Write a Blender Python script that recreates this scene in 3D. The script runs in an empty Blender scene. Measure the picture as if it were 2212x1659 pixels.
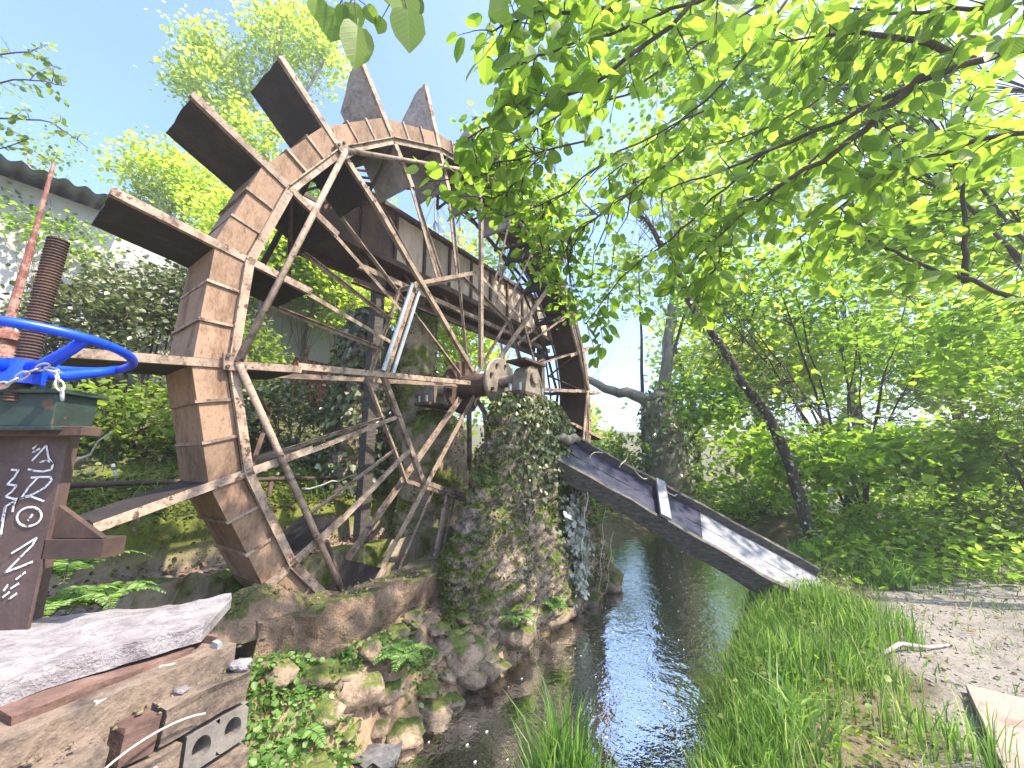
import bpy, math, random
import numpy as np
from mathutils import Vector, Matrix, noise as mnoise
random.seed(7); rng = np.random.default_rng(7)
scene = bpy.context.scene
col = scene.collection
R = math.radians

# ------------------------------------------------------------------ camera
EYE = np.array([0., 0., 1.25]); FPX = 845.3; PITCH = R(11.08)
cam = bpy.data.cameras.new('camera'); camo = bpy.data.objects.new('camera', cam); col.objects.link(camo)
camo.location = EYE; camo.rotation_euler = (R(90) + PITCH, 0, 0)
cam.sensor_width = 36; cam.lens = FPX / 2212 * 36; cam.clip_start = .05; cam.clip_end = 3000
scene.camera = camo
# ------------------------------------------------------------------ sky, sun, exposure
SUN_EL, SUN_AZ = R(55), R(112)          # azimuth clockwise from +Y
world = bpy.data.worlds.new('World'); scene.world = world; world.use_nodes = True
wn = world.node_tree; wn.nodes.clear()
sky = wn.nodes.new('ShaderNodeTexSky'); sky.sky_type = 'NISHITA'; sky.sun_disc = False
sky.sun_elevation = SUN_EL; sky.sun_rotation = SUN_AZ; sky.air_density = 1.0; sky.dust_density = 2.4; sky.ozone_density = 6.0
bg = wn.nodes.new('ShaderNodeBackground'); bg.inputs[1].default_value = .13
wo = wn.nodes.new('ShaderNodeOutputWorld')
wn.links.new(sky.outputs[0], bg.inputs[0]); wn.links.new(bg.outputs[0], wo.inputs[0])
sun = bpy.data.lights.new('sun', 'SUN'); sun.energy = 2.85; sun.angle = R(.8); sun.color = (1, .87, .70)
suno = bpy.data.objects.new('sun', sun); col.objects.link(suno)
sdir = Vector((math.sin(SUN_AZ) * math.cos(SUN_EL), math.cos(SUN_AZ) * math.cos(SUN_EL), math.sin(SUN_EL)))
suno.rotation_euler = sdir.to_track_quat('Z', 'Y').to_euler()
vs = scene.view_settings; vs.view_transform = 'Standard'; vs.look = 'None'; vs.exposure = 2.08; vs.gamma = 1
scene.render.resolution_x, scene.render.resolution_y = 1024, 768
scene.cycles.max_bounces = 9; scene.cycles.diffuse_bounces = 6; scene.cycles.transparent_max_bounces = 12; scene.cycles.transmission_bounces = 4
scene.cycles.sample_clamp_indirect = 6

# ------------------------------------------------------------------ frame of the wheel: s along the wheel plane, d along the axle
CX, CY, HUBZ = -.225, 4.238, 2.084
U = np.array([math.sin(R(35.2)), math.cos(R(35.2)), 0.]); N = np.array([-U[1], U[0], 0.])
def W(s, d, z): return np.array([CX, CY, 0.]) + s * U + d * N + np.array([0, 0, z])
def at(x, y, Y):
    """point at distance Y ahead of the camera, seen at x,y of a 2212 wide frame"""
    X = (x - 1106) / FPX; Z = -(y - 829.5) / FPX; c, s = math.cos(PITCH), math.sin(PITCH)
    r = np.array([X, c - s * Z, s + c * Z]); return EYE + r * (Y / r[1])
def atz(x, y, z):
    p = at(x, y, 1.) - EYE; return EYE + p * ((z - EYE[2]) / p[2])

# ------------------------------------------------------------------ node materials
def nodes(name):
    m = bpy.data.materials.new(name); m.use_nodes = True; t = m.node_tree
    b = t.nodes['Principled BSDF']; return m, t, b
def new(t, k, **kw):
    n = t.nodes.new(k)
    for a, v in kw.items(): setattr(n, a, v)
    return n
def pos(t, scale=(1, 1, 1), rot=(0, 0, 0)):
    g = new(t, 'ShaderNodeNewGeometry'); mp = new(t, 'ShaderNodeMapping')
    mp.inputs['Scale'].default_value = scale; mp.inputs['Rotation'].default_value = rot
    t.links.new(g.outputs['Position'], mp.inputs[0]); return mp.outputs[0], g
def noi(t, v, scale, detail=6, rough=.6):
    n = new(t, 'ShaderNodeTexNoise'); n.inputs['Scale'].default_value = scale; n.inputs['Detail'].default_value = detail
    n.inputs['Roughness'].default_value = rough; t.links.new(v, n.inputs['Vector']); return n.outputs[0]
def ramp(t, f, stops):
    r = new(t, 'ShaderNodeValToRGB'); e = r.color_ramp.elements
    e[0].position, e[0].color = stops[0][0], (*stops[0][1], 1); e[1].position, e[1].color = stops[-1][0], (*stops[-1][1], 1)
    for p, c in stops[1:-1]: x = e.new(p); x.color = (*c, 1)
    t.links.new(f, r.inputs[0]); return r.outputs[0]
def mix(t, f, a, b, bt='MIX'):
    m = new(t, 'ShaderNodeMix', data_type='RGBA', blend_type=bt)
    for s, v in ((0, f), (6, a), (7, b)):
        if isinstance(v, (int, float)): m.inputs[s].default_value = v
        elif isinstance(v, tuple): m.inputs[s].default_value = (*v, 1)
        else: t.links.new(v, m.inputs[s])
    return m.outputs[2]
def mth(t, op, a, b=None):
    m = new(t, 'ShaderNodeMath', operation=op)
    for i, v in enumerate((a, b)):
        if v is None: continue
        if isinstance(v, (int, float)): m.inputs[i].default_value = v
        else: t.links.new(v, m.inputs[i])
    return m.outputs[0]
def step(t, v, lo, hi):
    m = new(t, 'ShaderNodeMapRange', interpolation_type='SMOOTHSTEP'); t.links.new(v, m.inputs[0])
    m.inputs[1].default_value = lo; m.inputs[2].default_value = hi; return m.outputs[0]
def bump(t, b, h, strength, dist=.02):
    n = new(t, 'ShaderNodeBump'); n.inputs['Strength'].default_value = strength; n.inputs['Distance'].default_value = dist
    t.links.new(h, n.inputs['Height']); t.links.new(n.outputs[0], b.inputs['Normal'])
def objrand(t): return new(t, 'ShaderNodeObjectInfo').outputs['Random']

def surf(name, stops, scale=6, fine=60, rough=.85, bstr=.4, bdist=.015, stretch=(1, 1, 1), metal=0, moss=None, vary=.25, spots=None):
    """noise coloured surface: broad stains, fine grain, optional moss on upward faces, optional spots"""
    m, t, b = nodes(name); v, g = pos(t, stretch)
    n1 = noi(t, v, scale, 5, .65); n2 = noi(t, v, fine, 2, .7)
    f = mth(t, 'ADD', mth(t, 'MULTIPLY', n1, .75), mth(t, 'MULTIPLY', n2, .25))
    c = ramp(t, f, stops)
    if vary:
        k = mth(t, 'ADD', mth(t, 'MULTIPLY', objrand(t), vary * 2), 1 - vary)
        vm = new(t, 'ShaderNodeVectorMath', operation='SCALE'); t.links.new(c, vm.inputs[0]); t.links.new(k, vm.inputs['Scale']); c = vm.outputs[0]
    if spots:
        sc, lo, hi, cc = spots; c = mix(t, step(t, noi(t, v, sc, 3, .7), lo, hi), c, cc)
    if moss:
        sc, lo, hi, c1, c2, up = moss
        sx = new(t, 'ShaderNodeSeparateXYZ'); t.links.new(g.outputs['Normal'], sx.inputs[0])
        mk = mth(t, 'ADD', noi(t, v, sc, 4, .65), mth(t, 'MULTIPLY', sx.outputs[2], up))
        mc = mix(t, step(t, noi(t, v, sc * 9, 2), .3, .7), c1, c2)
        c = mix(t, step(t, mk, lo, hi), c, mc)
    t.links.new(c, b.inputs['Base Color']); b.inputs['Roughness'].default_value = rough; b.inputs['Metallic'].default_value = metal
    bump(t, b, f, bstr, bdist); return m

MOSS1, MOSS2 = (.055, .085, .012), (.13, .16, .02)
TAN = surf('rusty tan steel', [(.34, (.06, .038, .028)), (.44, (.20, .145, .108)), (.55, (.35, .27, .21)), (.68, (.13, .08, .055))], 9, 80, .8, .7, .008, vary=.24, spots=(17, .58, .66, (.09, .045, .03)))
PANEL = surf('rusty lime crusted plate', [(.3, (.075, .042, .027)), (.43, (.175, .11, .072)), (.55, (.285, .19, .128)), (.7, (.165, .10, .063))], 5, 60, .9, .9, .014, stretch=(1.4, 1.4, .6), vary=.22, spots=(14, .64, .74, (.10, .055, .036)))
DARKSTEEL = surf('dark brown rust', [(.3, (.03, .02, .018)), (.5, (.075, .045, .035)), (.7, (.14, .08, .05))], 6, 60, .8, .4, .006, vary=.2)
BOARD = surf('shade darkened paddle board', [(.3, (.010, .008, .010)), (.5, (.020, .015, .017)), (.7, (.055, .04, .035))], 5, 40, .75, .5, .008, stretch=(1, 1, 1), vary=.2)  # shade under the paddles is put into this near black base colour
CRUST = surf('lime crusted sky lit paddle board', [(.3, (.16, .14, .13)), (.5, (.33, .30, .29)), (.7, (.44, .41, .40))], 8, 30, .9, 1., .035, vary=.1)  # rough crust; its grey also paints sky light onto the upper paddles
SILVER = surf('bright galvanised strip', [(.35, (.45, .47, .52)), (.65, (.62, .64, .7))], 8, 60, .3, .1, .003, metal=.7, vary=.05)
FLUMEP = surf('streaked flume plate', [(.3, (.15, .09, .06)), (.42, (.42, .32, .235)), (.58, (.58, .48, .37)), (.72, (.33, .20, .125))], 3.2, 50, .8, .4, .006, stretch=(3, 3, .45), vary=.25)
MOSSROCK = surf('mossy tufa rock', [(.36, (.016, .013, .011)), (.45, (.085, .068, .053)), (.54, (.25, .195, .15)), (.61, (.38, .31, .25)), (.68, (.10, .075, .055))], 8, 60, .95, 1., .05, moss=(3.2, .52, .66, (.035, .055, .012), (.11, .14, .025), .22), vary=0)
PILLARBACK = surf('mossy limestone', [(.3, (.12, .09, .06)), (.5, (.36, .30, .22)), (.7, (.30, .22, .13))], 4, 40, .95, 1., .03, moss=(2.5, .45, .62, MOSS1, (.15, .17, .025), .25), vary=0)
CONC = surf('weathered pale concrete', [(.3, (.09, .08, .085)), (.45, (.19, .178, .19)), (.6, (.27, .26, .28)), (.72, (.15, .137, .137))], 16, 110, .9, 1., .02, vary=.08)
CONCB = surf('brown concrete with moss', [(.3, (.07, .045, .03)), (.45, (.17, .115, .08)), (.6, (.26, .185, .13)), (.72, (.13, .085, .055))], 11, 90, .95, 1., .04, moss=(5.5, .55, .66, (.04, .055, .012), (.10, .11, .025), .12), vary=.1)
BLOCK = surf('old brown masonry', [(.33, (.03, .025, .022)), (.45, (.095, .072, .06)), (.57, (.17, .13, .10)), (.7, (.08, .055, .042))], 7, 50, .95, 1., .02, vary=.28, spots=(9, .66, .7, (.40, .37, .33)))
LEDGE = surf('tan ledge rock', [(.33, (.05, .038, .03)), (.45, (.15, .11, .08)), (.57, (.27, .205, .15)), (.7, (.13, .09, .06))], 9, 60, .95, 1., .02, moss=(4, .60, .72, MOSS1, (.12, .14, .03), .22), vary=.25)
HOLLOW = surf('grey brick', [(.3, (.09, .08, .075)), (.6, (.19, .175, .16)), (.72, (.13, .11, .1))], 8, 60, .95, .8, .01, vary=0)
REDBRICK = surf('dirty red brick', [(.3, (.05, .03, .027)), (.5, (.12, .07, .056)), (.7, (.17, .12, .10))], 9, 60, .95, .8, .01, vary=.2)
WOODOLD = surf('weathered dark timber', [(.3, (.03, .028, .028)), (.5, (.085, .075, .068)), (.7, (.17, .15, .13))], 5, 40, .85, .8, .012, stretch=(3, 3, 9), vary=.15, moss=(5, .72, .82, (.12, .13, .06), (.2, .2, .15), .1))
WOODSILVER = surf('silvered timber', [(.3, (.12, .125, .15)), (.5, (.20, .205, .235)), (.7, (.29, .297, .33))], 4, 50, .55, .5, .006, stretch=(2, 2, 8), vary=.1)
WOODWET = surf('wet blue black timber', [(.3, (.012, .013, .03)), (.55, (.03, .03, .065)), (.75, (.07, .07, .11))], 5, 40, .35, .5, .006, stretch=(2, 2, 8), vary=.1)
GREENPAINT = surf('dark green paint', [(.3, (.012, .016, .015)), (.5, (.022, .042, .035)), (.7, (.05, .07, .06))], 7, 60, .6, .3, .004, vary=.1, spots=(12, .62, .68, (.10, .055, .035)))
BROWNPAINT = surf('dark brown painted steel', [(.3, (.045, .028, .026)), (.5, (.085, .055, .05)), (.7, (.13, .085, .075))], 5, 80, .6, .3, .004, vary=.1)
BLUE = surf('bright blue paint', [(.3, (.004, .045, .62)), (.6, (.006, .075, .85)), (.75, (.01, .11, .8))], 6, 80, .34, .12, .003, vary=.03, spots=(26, .66, .69, (.09, .05, .04)))
REDPAINT = surf('flaking red paint', [(.3, (.09, .03, .025)), (.48, (.22, .08, .06)), (.58, (.34, .24, .19)), (.7, (.16, .05, .035))], 14, 70, .8, .5, .006, vary=.05)
GALV = surf('grey pipe', [(.3, (.25, .28, .31)), (.7, (.42, .46, .5))], 8, 60, .5, .2, .003, metal=.4, vary=.05)
CHAINM = surf('pale chain', [(.3, (.4, .4, .4)), (.7, (.68, .68, .68))], 20, 90, .4, .2, .002, metal=.5, vary=.05)
WHITEPAINT = surf('white chalk paint', [(.3, (.7, .7, .72)), (.7, (.85, .85, .86))], 20, 90, .9, .1, .002, vary=0, spots=(70, .56, .62, (.12, .085, .08)))
WHITEWALL = surf('white plaster', [(.3, (.26, .26, .265)), (.5, (.40, .40, .40)), (.7, (.46, .455, .45))], 1.2, 30, .9, .2, .01, vary=.04)
DADO = surf('dark red painted plaster', [(.3, (.17, .03, .035)), (.6, (.26, .045, .055))], 3, 40, .85, .2, .006, vary=.04)
ROOF = surf('grey corrugated sheet', [(.3, (.12, .13, .14)), (.6, (.24, .25, .27))], 3, 40, .7, .3, .006, vary=.05)
BARK = surf('dark bark', [(.3, (.025, .02, .016)), (.5, (.06, .048, .038)), (.7, (.12, .10, .08))], 12, 60, .95, 1., .012, stretch=(1, 1, .3), vary=.15)
BARKP = surf('pale bark', [(.3, (.09, .08, .065)), (.5, (.2, .18, .15)), (.7, (.3, .28, .24))], 10, 60, .95, 1., .012, stretch=(1, 1, .3), vary=.15)
TWIG = surf('twig bark', [(.3, (.05, .04, .03)), (.7, (.12, .09, .07))], 12, 60, .9, .3, .004, vary=.1)
STICK = surf('bleached stick', [(.3, (.3, .27, .24)), (.7, (.55, .52, .48))], 12, 60, .9, .3, .004, vary=.1)
PALEPLANK = surf('pale worn plank', [(.3, (.17, .12, .10)), (.5, (.29, .24, .21)), (.7, (.21, .12, .10))], 5, 60, .85, .4, .006, vary=.05)
FOAM = surf('white foam', [(.3, (.75, .75, .75)), (.7, (.88, .88, .88))], 20, 60, .6, .4, .01, vary=.02)

LEAFARG = {}
def leafmat(name, stops, trans=.5, rough=.45, tgain=1.7, spec=.35, veins=False):
    m, t, b = nodes(name)
    if not veins: LEAFARG[name] = (stops, trans, rough, tgain, spec)
    g = new(t, 'ShaderNodeNewGeometry')
    f = mth(t, 'FRACT', mth(t, 'ADD', g.outputs['Random Per Island'], objrand(t)))
    c = ramp(t, f, stops)
    if veins:
        tc_ = new(t, 'ShaderNodeTexCoord'); sx = new(t, 'ShaderNodeSeparateXYZ'); t.links.new(tc_.outputs['Object'], sx.inputs[0]); ax = mth(t, 'ABSOLUTE', sx.outputs[0])
        sv = mth(t, 'SINE', mth(t, 'MULTIPLY', mth(t, 'SUBTRACT', sx.outputs[1], mth(t, 'MULTIPLY', ax, .75)), 46.)); vein = mth(t, 'MAXIMUM', step(t, sv, .80, .98), step(t, mth(t, 'SUBTRACT', .03, ax), .0, .02))
        c = mix(t, mth(t, 'MULTIPLY', vein, .35), c, (.30, .36, .12)); v, _ = pos(t); c = mix(t, mth(t, 'MULTIPLY', noi(t, v, 38, 3), .4), c, mix(t, .6, c, (.03, .06, .01))); c = mix(t, step(t, noi(t, v, 60, 3, .7), .70, .74), c, (.16, .10, .03))
        bump(t, b, vein, .3, .002)
    t.links.new(c, b.inputs['Base Color']); b.inputs['Roughness'].default_value = rough
    b.inputs['Specular IOR Level'].default_value = spec
    tr = new(t, 'ShaderNodeBsdfTranslucent')
    vm = new(t, 'ShaderNodeVectorMath', operation='MULTIPLY'); vm.inputs[1].default_value = (tgain * 1.02, tgain, tgain * .55); t.links.new(c, vm.inputs[0])
    t.links.new(vm.outputs[0], tr.inputs[0])
    ms = new(t, 'ShaderNodeMixShader'); ms.inputs[0].default_value = trans
    t.links.new(b.outputs[0], ms.inputs[1]); t.links.new(tr.outputs[0], ms.inputs[2])
    t.links.new(ms.outputs[0], t.nodes['Material Output'].inputs[0]); return m
HAZEL = leafmat('hazel leaf', [(0, (.075, .15, .02)), (.35, (.15, .26, .035)), (.7, (.24, .36, .06)), (1, (.11, .21, .03))], .6, tgain=2.1)
HAZELD = leafmat('deep green leaf', [(0, (.065, .12, .025)), (.5, (.14, .21, .045)), (1, (.22, .29, .075))], .55, tgain=2.)
LIME = leafmat('lime green leaf', [(0, (.16, .24, .03)), (.5, (.25, .34, .055)), (1, (.36, .42, .12))], .6, tgain=2.1)
IVY = leafmat('ivy leaf', [(0, (.05, .075, .025)), (.5, (.10, .14, .05)), (.8, (.18, .22, .10)), (1, (.42, .45, .36))], .25, .28, 1.3, .6)
IVYPALE = leafmat('pale ivy leaf', [(0, (.20, .25, .17)), (.4, (.45, .48, .44)), (1, (.68, .70, .70))], .2, .4, 1.)
GRASSM = leafmat('grass blade', [(0, (.06, .14, .03)), (.5, (.12, .24, .055)), (.85, (.20, .33, .10)), (1, (.34, .42, .22))], .45)
FERN = leafmat('fern frond', [(0, (.10, .22, .05)), (.6, (.2, .36, .10)), (1, (.3, .42, .18))], .4)
MOSSM = leafmat('moss tuft', [(0, (.04, .06, .01)), (.5, (.10, .13, .015)), (1, (.16, .18, .03))], .15, .9, 1.)

# ------------------------------------------------------------------ mesh helpers
def norm(v): v = np.asarray(v, float); return v / max(np.linalg.norm(v), 1e-9)
class MB:
    def __init__(s): s.v = []; s.f = []; s.n = 0
    def add(s, v, f):
        s.v.append(np.asarray(v, float)); s.f += [tuple(i + s.n for i in q) for q in f]; s.n += len(v); return s
    def box(s, c, h, ax=None):
        ax = np.eye(3) if ax is None else np.asarray(ax, float)
        v = [np.asarray(c) + (ax[0] * h[0] * i + ax[1] * h[1] * j + ax[2] * h[2] * k) for i in (-1, 1) for j in (-1, 1) for k in (-1, 1)]
        return s.add(v, [(0, 1, 3, 2), (4, 6, 7, 5), (0, 4, 5, 1), (2, 3, 7, 6), (0, 2, 6, 4), (1, 5, 7, 3)])
    def beam(s, p, q, w, h, up=(0, 0, 1)):
        p, q = np.asarray(p, float), np.asarray(q, float); a = norm(q - p); b = norm(np.cross(up, a)); c = np.cross(a, b)
        return s.box((p + q) / 2, (np.linalg.norm(q - p) / 2, w / 2, h / 2), (a, b, c))
    def lbar(s, p, q, a, b, t, e1, e2):
        """angle iron: legs along e1 and e2 from the line p-q"""
        p, q = np.asarray(p, float), np.asarray(q, float); x = norm(q - p)
        e1 = norm(np.asarray(e1) - x * np.dot(e1, x)); e2 = norm(np.asarray(e2) - x * np.dot(e2, x) - e1 * np.dot(e2, e1))
        pr = [(0, 0), (a, 0), (a, t), (t, t), (t, b), (0, b)]
        v = [o + e1 * i + e2 * j for o in (p, q) for i, j in pr]
        return s.add(v, [(i, (i + 1) % 6, 6 + (i + 1) % 6, 6 + i) for i in range(6)] + [(0, 3, 2, 1), (0, 5, 4, 3), (6, 7, 8, 9), (6, 9, 10, 11)])
    def tube(s, pts, rad, n=8, cap=True):
        P = np.asarray(pts, float); m = len(P); rad = np.broadcast_to(rad, (m,))
        T = np.gradient(P, axis=0); ref = np.array([0, 0, 1.]) if abs(norm(P[-1] - P[0])[2]) < .9 else np.array([1., 0, 0])
        v = []
        for i in range(m):
            a = norm(T[i]); b = norm(np.cross(ref, a)); c = np.cross(a, b)
            for k in range(n):
                t = 2 * math.pi * k / n; v.append(P[i] + rad[i] * (math.cos(t) * b + math.sin(t) * c))
        f = [(i * n + k, i * n + (k + 1) % n, (i + 1) * n + (k + 1) % n, (i + 1) * n + k) for i in range(m - 1) for k in range(n)]
        if cap: f += [tuple(range(n))[::-1], tuple(range((m - 1) * n, m * n))]
        return s.add(v, f)
    def grid(s, V):
        V = np.asarray(V); a, b = V.shape[:2]
        return s.add(V.reshape(-1, 3), [(i * b + j, i * b + j + 1, (i + 1) * b + j + 1, (i + 1) * b + j) for i in range(a - 1) for j in range(b - 1)])
    def mesh(s, name, o=(0, 0, 0), smooth=False):
        me = bpy.data.meshes.new(name); me.from_pydata((np.concatenate(s.v) - np.asarray(o)).tolist(), [], s.f)
        if smooth: me.polygons.foreach_set('use_smooth', [True] * len(me.polygons))
        me.update(); return me
    def build(s, name, m, parent=None, o=(0, 0, 0), smooth=False, bevel=0):
        return put(name, s.mesh(name, o, smooth), m, parent, bevel=bevel)
def put(name, me, m, parent=None, M=None, bevel=0):
    ob = bpy.data.objects.new(name, me); col.objects.link(ob)
    if m is not None and not me.materials: me.materials.append(m)
    if parent is not None: ob.parent = parent
    if M is not None: ob.matrix_local = M
    if bevel:
        b = ob.modifiers.new('bevel', 'BEVEL'); b.width = bevel; b.segments = 2; b.limit_method = 'ANGLE'
    return ob
def tag(o, label, cat, group=None, kind=None):
    o['label'] = label
    if cat: o['category'] = cat
    if group: o['group'] = group
    if kind: o['kind'] = kind
    return o
def thing(name, loc, label, cat, group=None, rz=0):
    o = bpy.data.objects.new(name, None); o.empty_display_size = .1; col.objects.link(o)
    o.location = [float(x) for x in loc]; o.rotation_euler = (0, 0, rz); return tag(o, label, cat, group)
def fb(p, sc, oc=4):
    """fractal noise about 0"""
    return mnoise.fractal(Vector(p) * sc, 1., 2., oc)
def npmesh(name, V, F, mat, parent=None, o=(0, 0, 0), smooth=False):
    """V (n,3), F (m,k) arrays -> object"""
    me = bpy.data.meshes.new(name); V = (np.asarray(V, float) - np.asarray(o)).astype(np.float32); F = np.asarray(F, np.int32); m, k = F.shape
    me.vertices.add(len(V)); me.vertices.foreach_set('co', V.ravel())
    me.loops.add(m * k); me.loops.foreach_set('vertex_index', F.ravel())
    me.polygons.add(m); me.polygons.foreach_set('loop_start', np.arange(0, m * k, k, dtype=np.int32))
    me.update(calc_edges=True)
    if smooth: me.polygons.foreach_set('use_smooth', np.ones(m, bool))
    return put(name, me, mat, parent)
# ================================================================== the ground, stream bed and banks
def sm(x, a, b): t = np.clip((x - a) / (b - a), 0, 1); return t * t * (3 - 2 * t)
_vg = {}
def vnoise(x, y, seed=0):
    if seed not in _vg: _vg[seed] = np.random.default_rng(seed).random((256, 256))
    g = _vg[seed]; xi, yi = np.floor(x).astype(int), np.floor(y).astype(int); fx, fy = x - xi, y - yi
    fx, fy = fx * fx * (3 - 2 * fx), fy * fy * (3 - 2 * fy); q = lambda a, b: g[a % 256, b % 256]
    return (q(xi, yi) * (1 - fx) + q(xi + 1, yi) * fx) * (1 - fy) + (q(xi, yi + 1) * (1 - fx) + q(xi + 1, yi + 1) * fx) * fy - .5
def fbm(x, y, sc, seed=0, oc=4): return sum(vnoise(x * sc * 2 ** k + 17 * k, y * sc * 2 ** k - 9 * k, seed + k) / 2 ** k for k in range(oc))
PR = lambda d, L: np.interp(d, [a for a, _ in L], [b for _, b in L])
NEAR = [(-200, 30), (-40, 7), (-14, 1.6), (-7, .45), (-4.4, .06), (-3, 0), (-2.5, .03), (-2.28, -.04), (-2.08, -.30), (-1.9, -.48)]
MID = NEAR + [(-.9, -.48), (-.7, -.3), (-.6, -.02), (-.42, .1), (-.2, .2), (-.06, .2), (-.03, -1.3), (.6, -1.3), (.66, .38), (1.2, .45), (1.28, .8), (1.9, .95), (5, 2.35), (8, 2.6), (20, 5), (60, 12), (200, 30)]
LEFT = NEAR + [(-1.75, -.48), (-1.5, -.3), (-1.3, -.05), (-1.0, .1), (-.2, .25), (.6, .3), (1.2, .45), (1.28, .8), (1.9, .95), (5, 2.35), (8, 2.6), (20, 5), (60, 12), (200, 30)]
RIGHT = NEAR + [(-.3, -.45), (.15, -.3), (.5, -.02), (1.5, .15), (3, .55), (6, 1.4), (20, 4), (60, 11), (200, 30)]
FAR = [(-200, 30), (-40, 7), (-14, 1.6), (-6, .5), (-3, .12), (0, .06), (3, .4), (6, 1.3), (20, 4), (60, 11), (200, 30)]
def hgt(s, d):
    a = sm(s, -2.38, -2.3); b = sm(s, 1.6, 2.4); c = sm(s, 5.2, 6.6)
    a = np.where(d < -.3, sm(s + .25 * fbm(s, d, 2., 40), -2.75, -1.75), a); z = PR(d, LEFT) * (1 - a) + PR(d, MID) * a
    z = z * (1 - b) + PR(d, RIGHT) * b; z = z * (1 - c) + PR(d, FAR) * c
    z = z + sm(s, 12, 90) * 5 + sm(-s, 12, 90) * 4; z = np.where(z > 0, 9 * np.tanh(z / 9), z)
    inb = sm(d, -.75, -.6) * (1 - sm(d, -.3, -.2)) * sm(s, -2.5, -2.2) * (1 - sm(s, 1, 1.6))
    rough = .05 + .10 * inb + .06 * sm(d, 1.4, 2.5) + .03 * sm(-d, 2.1, 2.4)
    path = sm(-d, 2.9, 3.2) * (1 - sm(-d, 4.6, 5.4))
    z = z + .42 * np.exp(-(((s + 1.85) / .34) ** 2 + ((d + 1.78) / .26) ** 2))
    return z + fbm(s, d, 2.2, 3) * rough * (1 - .6 * path) + fbm(s, d, 9, 8, 3) * (.02 + .06 * inb + .03 * sm(d, 1.3, 2)) * (1 - .5 * path)
def gz(x, y):
    q = np.array([x - CX, y - CY, 0.]); return float(hgt(np.array([q @ U]), np.array([q @ N]))[0])
def axis_(lo, hi, stp, far):
    a = list(np.arange(lo, hi + 1e-6, stp)); k = stp
    while a[-1] < far: k *= 1.25; a.append(a[-1] + k)
    k = stp
    while a[0] > -far: k *= 1.25; a.insert(0, a[0] - k)
    return np.array(a)
gs = axis_(-5, 7, .06, 85); gd = axis_(-5.5, 5.5, .05, 85)
SS, DD = np.meshgrid(gs, gd, indexing='ij'); ZZ = hgt(SS, DD)
GV = np.stack([CX + SS * U[0] + DD * N[0], CY + SS * U[1] + DD * N[1], ZZ], -1)
na, nb = SS.shape; ii = (np.arange(na - 1)[:, None] * nb + np.arange(nb - 1)[None]).ravel()
GM, t, b = nodes('ground earth'); v, g = pos(t)
at_ = new(t, 'ShaderNodeAttribute', attribute_name='zone'); n1 = noi(t, v, 5, 6, .7); n2 = noi(t, v, 45, 3, .75)
f = mth(t, 'ADD', mth(t, 'MULTIPLY', n1, .6), mth(t, 'MULTIPLY', n2, .4))
c = mix(t, 1., at_.outputs['Color'], ramp(t, f, [(.3, (.35, .33, .3)), (.5, (1, .98, .95)), (.62, (1.25, 1.2, 1.15)), (.75, (.7, .62, .55))]), 'MULTIPLY')
c = mix(t, step(t, noi(t, v, 22, 4, .75), .6, .68), c, mix(t, .5, c, (.12, .10, .06)))
t.links.new(c, b.inputs['Base Color']); b.inputs['Roughness'].default_value = .95; bump(t, b, f, 1., .03)
ground = npmesh('ground', GV.reshape(-1, 3), np.stack([ii, ii + nb, ii + nb + 1, ii + 1], 1), GM, smooth=True)
ground['kind'] = 'structure'
j1 = fbm(SS, DD, 1.7, 31) * .5; dj = DD + j1
zc = np.zeros((na, nb, 4)); zc[..., 3] = 1
def zone(w, c): zc[..., :3] = zc[..., :3] * (1 - w[..., None]) + np.array(c) * w[..., None]
zone(np.ones_like(SS), (.11, .095, .055))
zone(sm(-dj, 2.95, 3.15) * (1 - sm(-dj, 4.7, 5.3)), (.205, .192, .182))
inst = sm(DD, -2.2, -2.05) * (1 - sm(DD, -.75, -.66)) * (1 - sm(SS, 5.2, 6))
zone(inst, (.13, .12, .075)); zone(inst * (1 - sm(dj, -1.05, -.75)) * 0 + inst * sm(dj, -1.25, -.95), (.30, .20, .13))
zone(sm(DD, -.74, -.64) * (1 - sm(DD, 0, .02)) * sm(SS, -2.6, -2.2) * (1 - sm(SS, 1.2, 1.8)), (.25, .175, .12))
zone(sm(DD, .0, .03) * (1 - sm(DD, .6, .66)) * sm(SS, -2.4, -2.2) * (1 - sm(SS, 2.6, 3)), (.06, .05, .035))
zone(sm(DD, .64, .68) * (1 - sm(DD, 1.2, 1.25)) * (1 - sm(SS, 2.4, 3)), (.26, .20, .16))
zone(sm(DD, 1.2, 1.25) * (1 - sm(dj, 2.2, 2.8)) * (1 - sm(SS, 2.4, 3)), (.115, .14, .02))
zone(sm(dj, 2.2, 2.9), (.10, .10, .05))
ca = ground.data.color_attributes.new('zone', 'FLOAT_COLOR', 'POINT'); ca.data.foreach_set('color', zc.ravel())

# ------------------------------------------------------------------ water of the stream
m, t, b = nodes('stream water'); v, g = pos(t, (1, 1, 1), (0, 0, R(-57)))
w1 = noi(t, v, 7, 3, .5); w2 = noi(t, v, 26, 2, .5)
hh = mth(t, 'ADD', mth(t, 'MULTIPLY', w1, 1.), mth(t, 'MULTIPLY', w2, .35))
bn = new(t, 'ShaderNodeBump'); bn.inputs['Strength'].default_value = .16; bn.inputs['Distance'].default_value = .05; t.links.new(hh, bn.inputs['Height'])
fr = new(t, 'ShaderNodeFresnel'); fr.inputs[0].default_value = 1.38; t.links.new(bn.outputs[0], fr.inputs['Normal'])
gl = new(t, 'ShaderNodeBsdfGlossy'); gl.inputs['Roughness'].default_value = .03; t.links.new(bn.outputs[0], gl.inputs['Normal'])
tp = new(t, 'ShaderNodeBsdfTransparent'); tp.inputs[0].default_value = (.50, .60, .52, 1)
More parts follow.
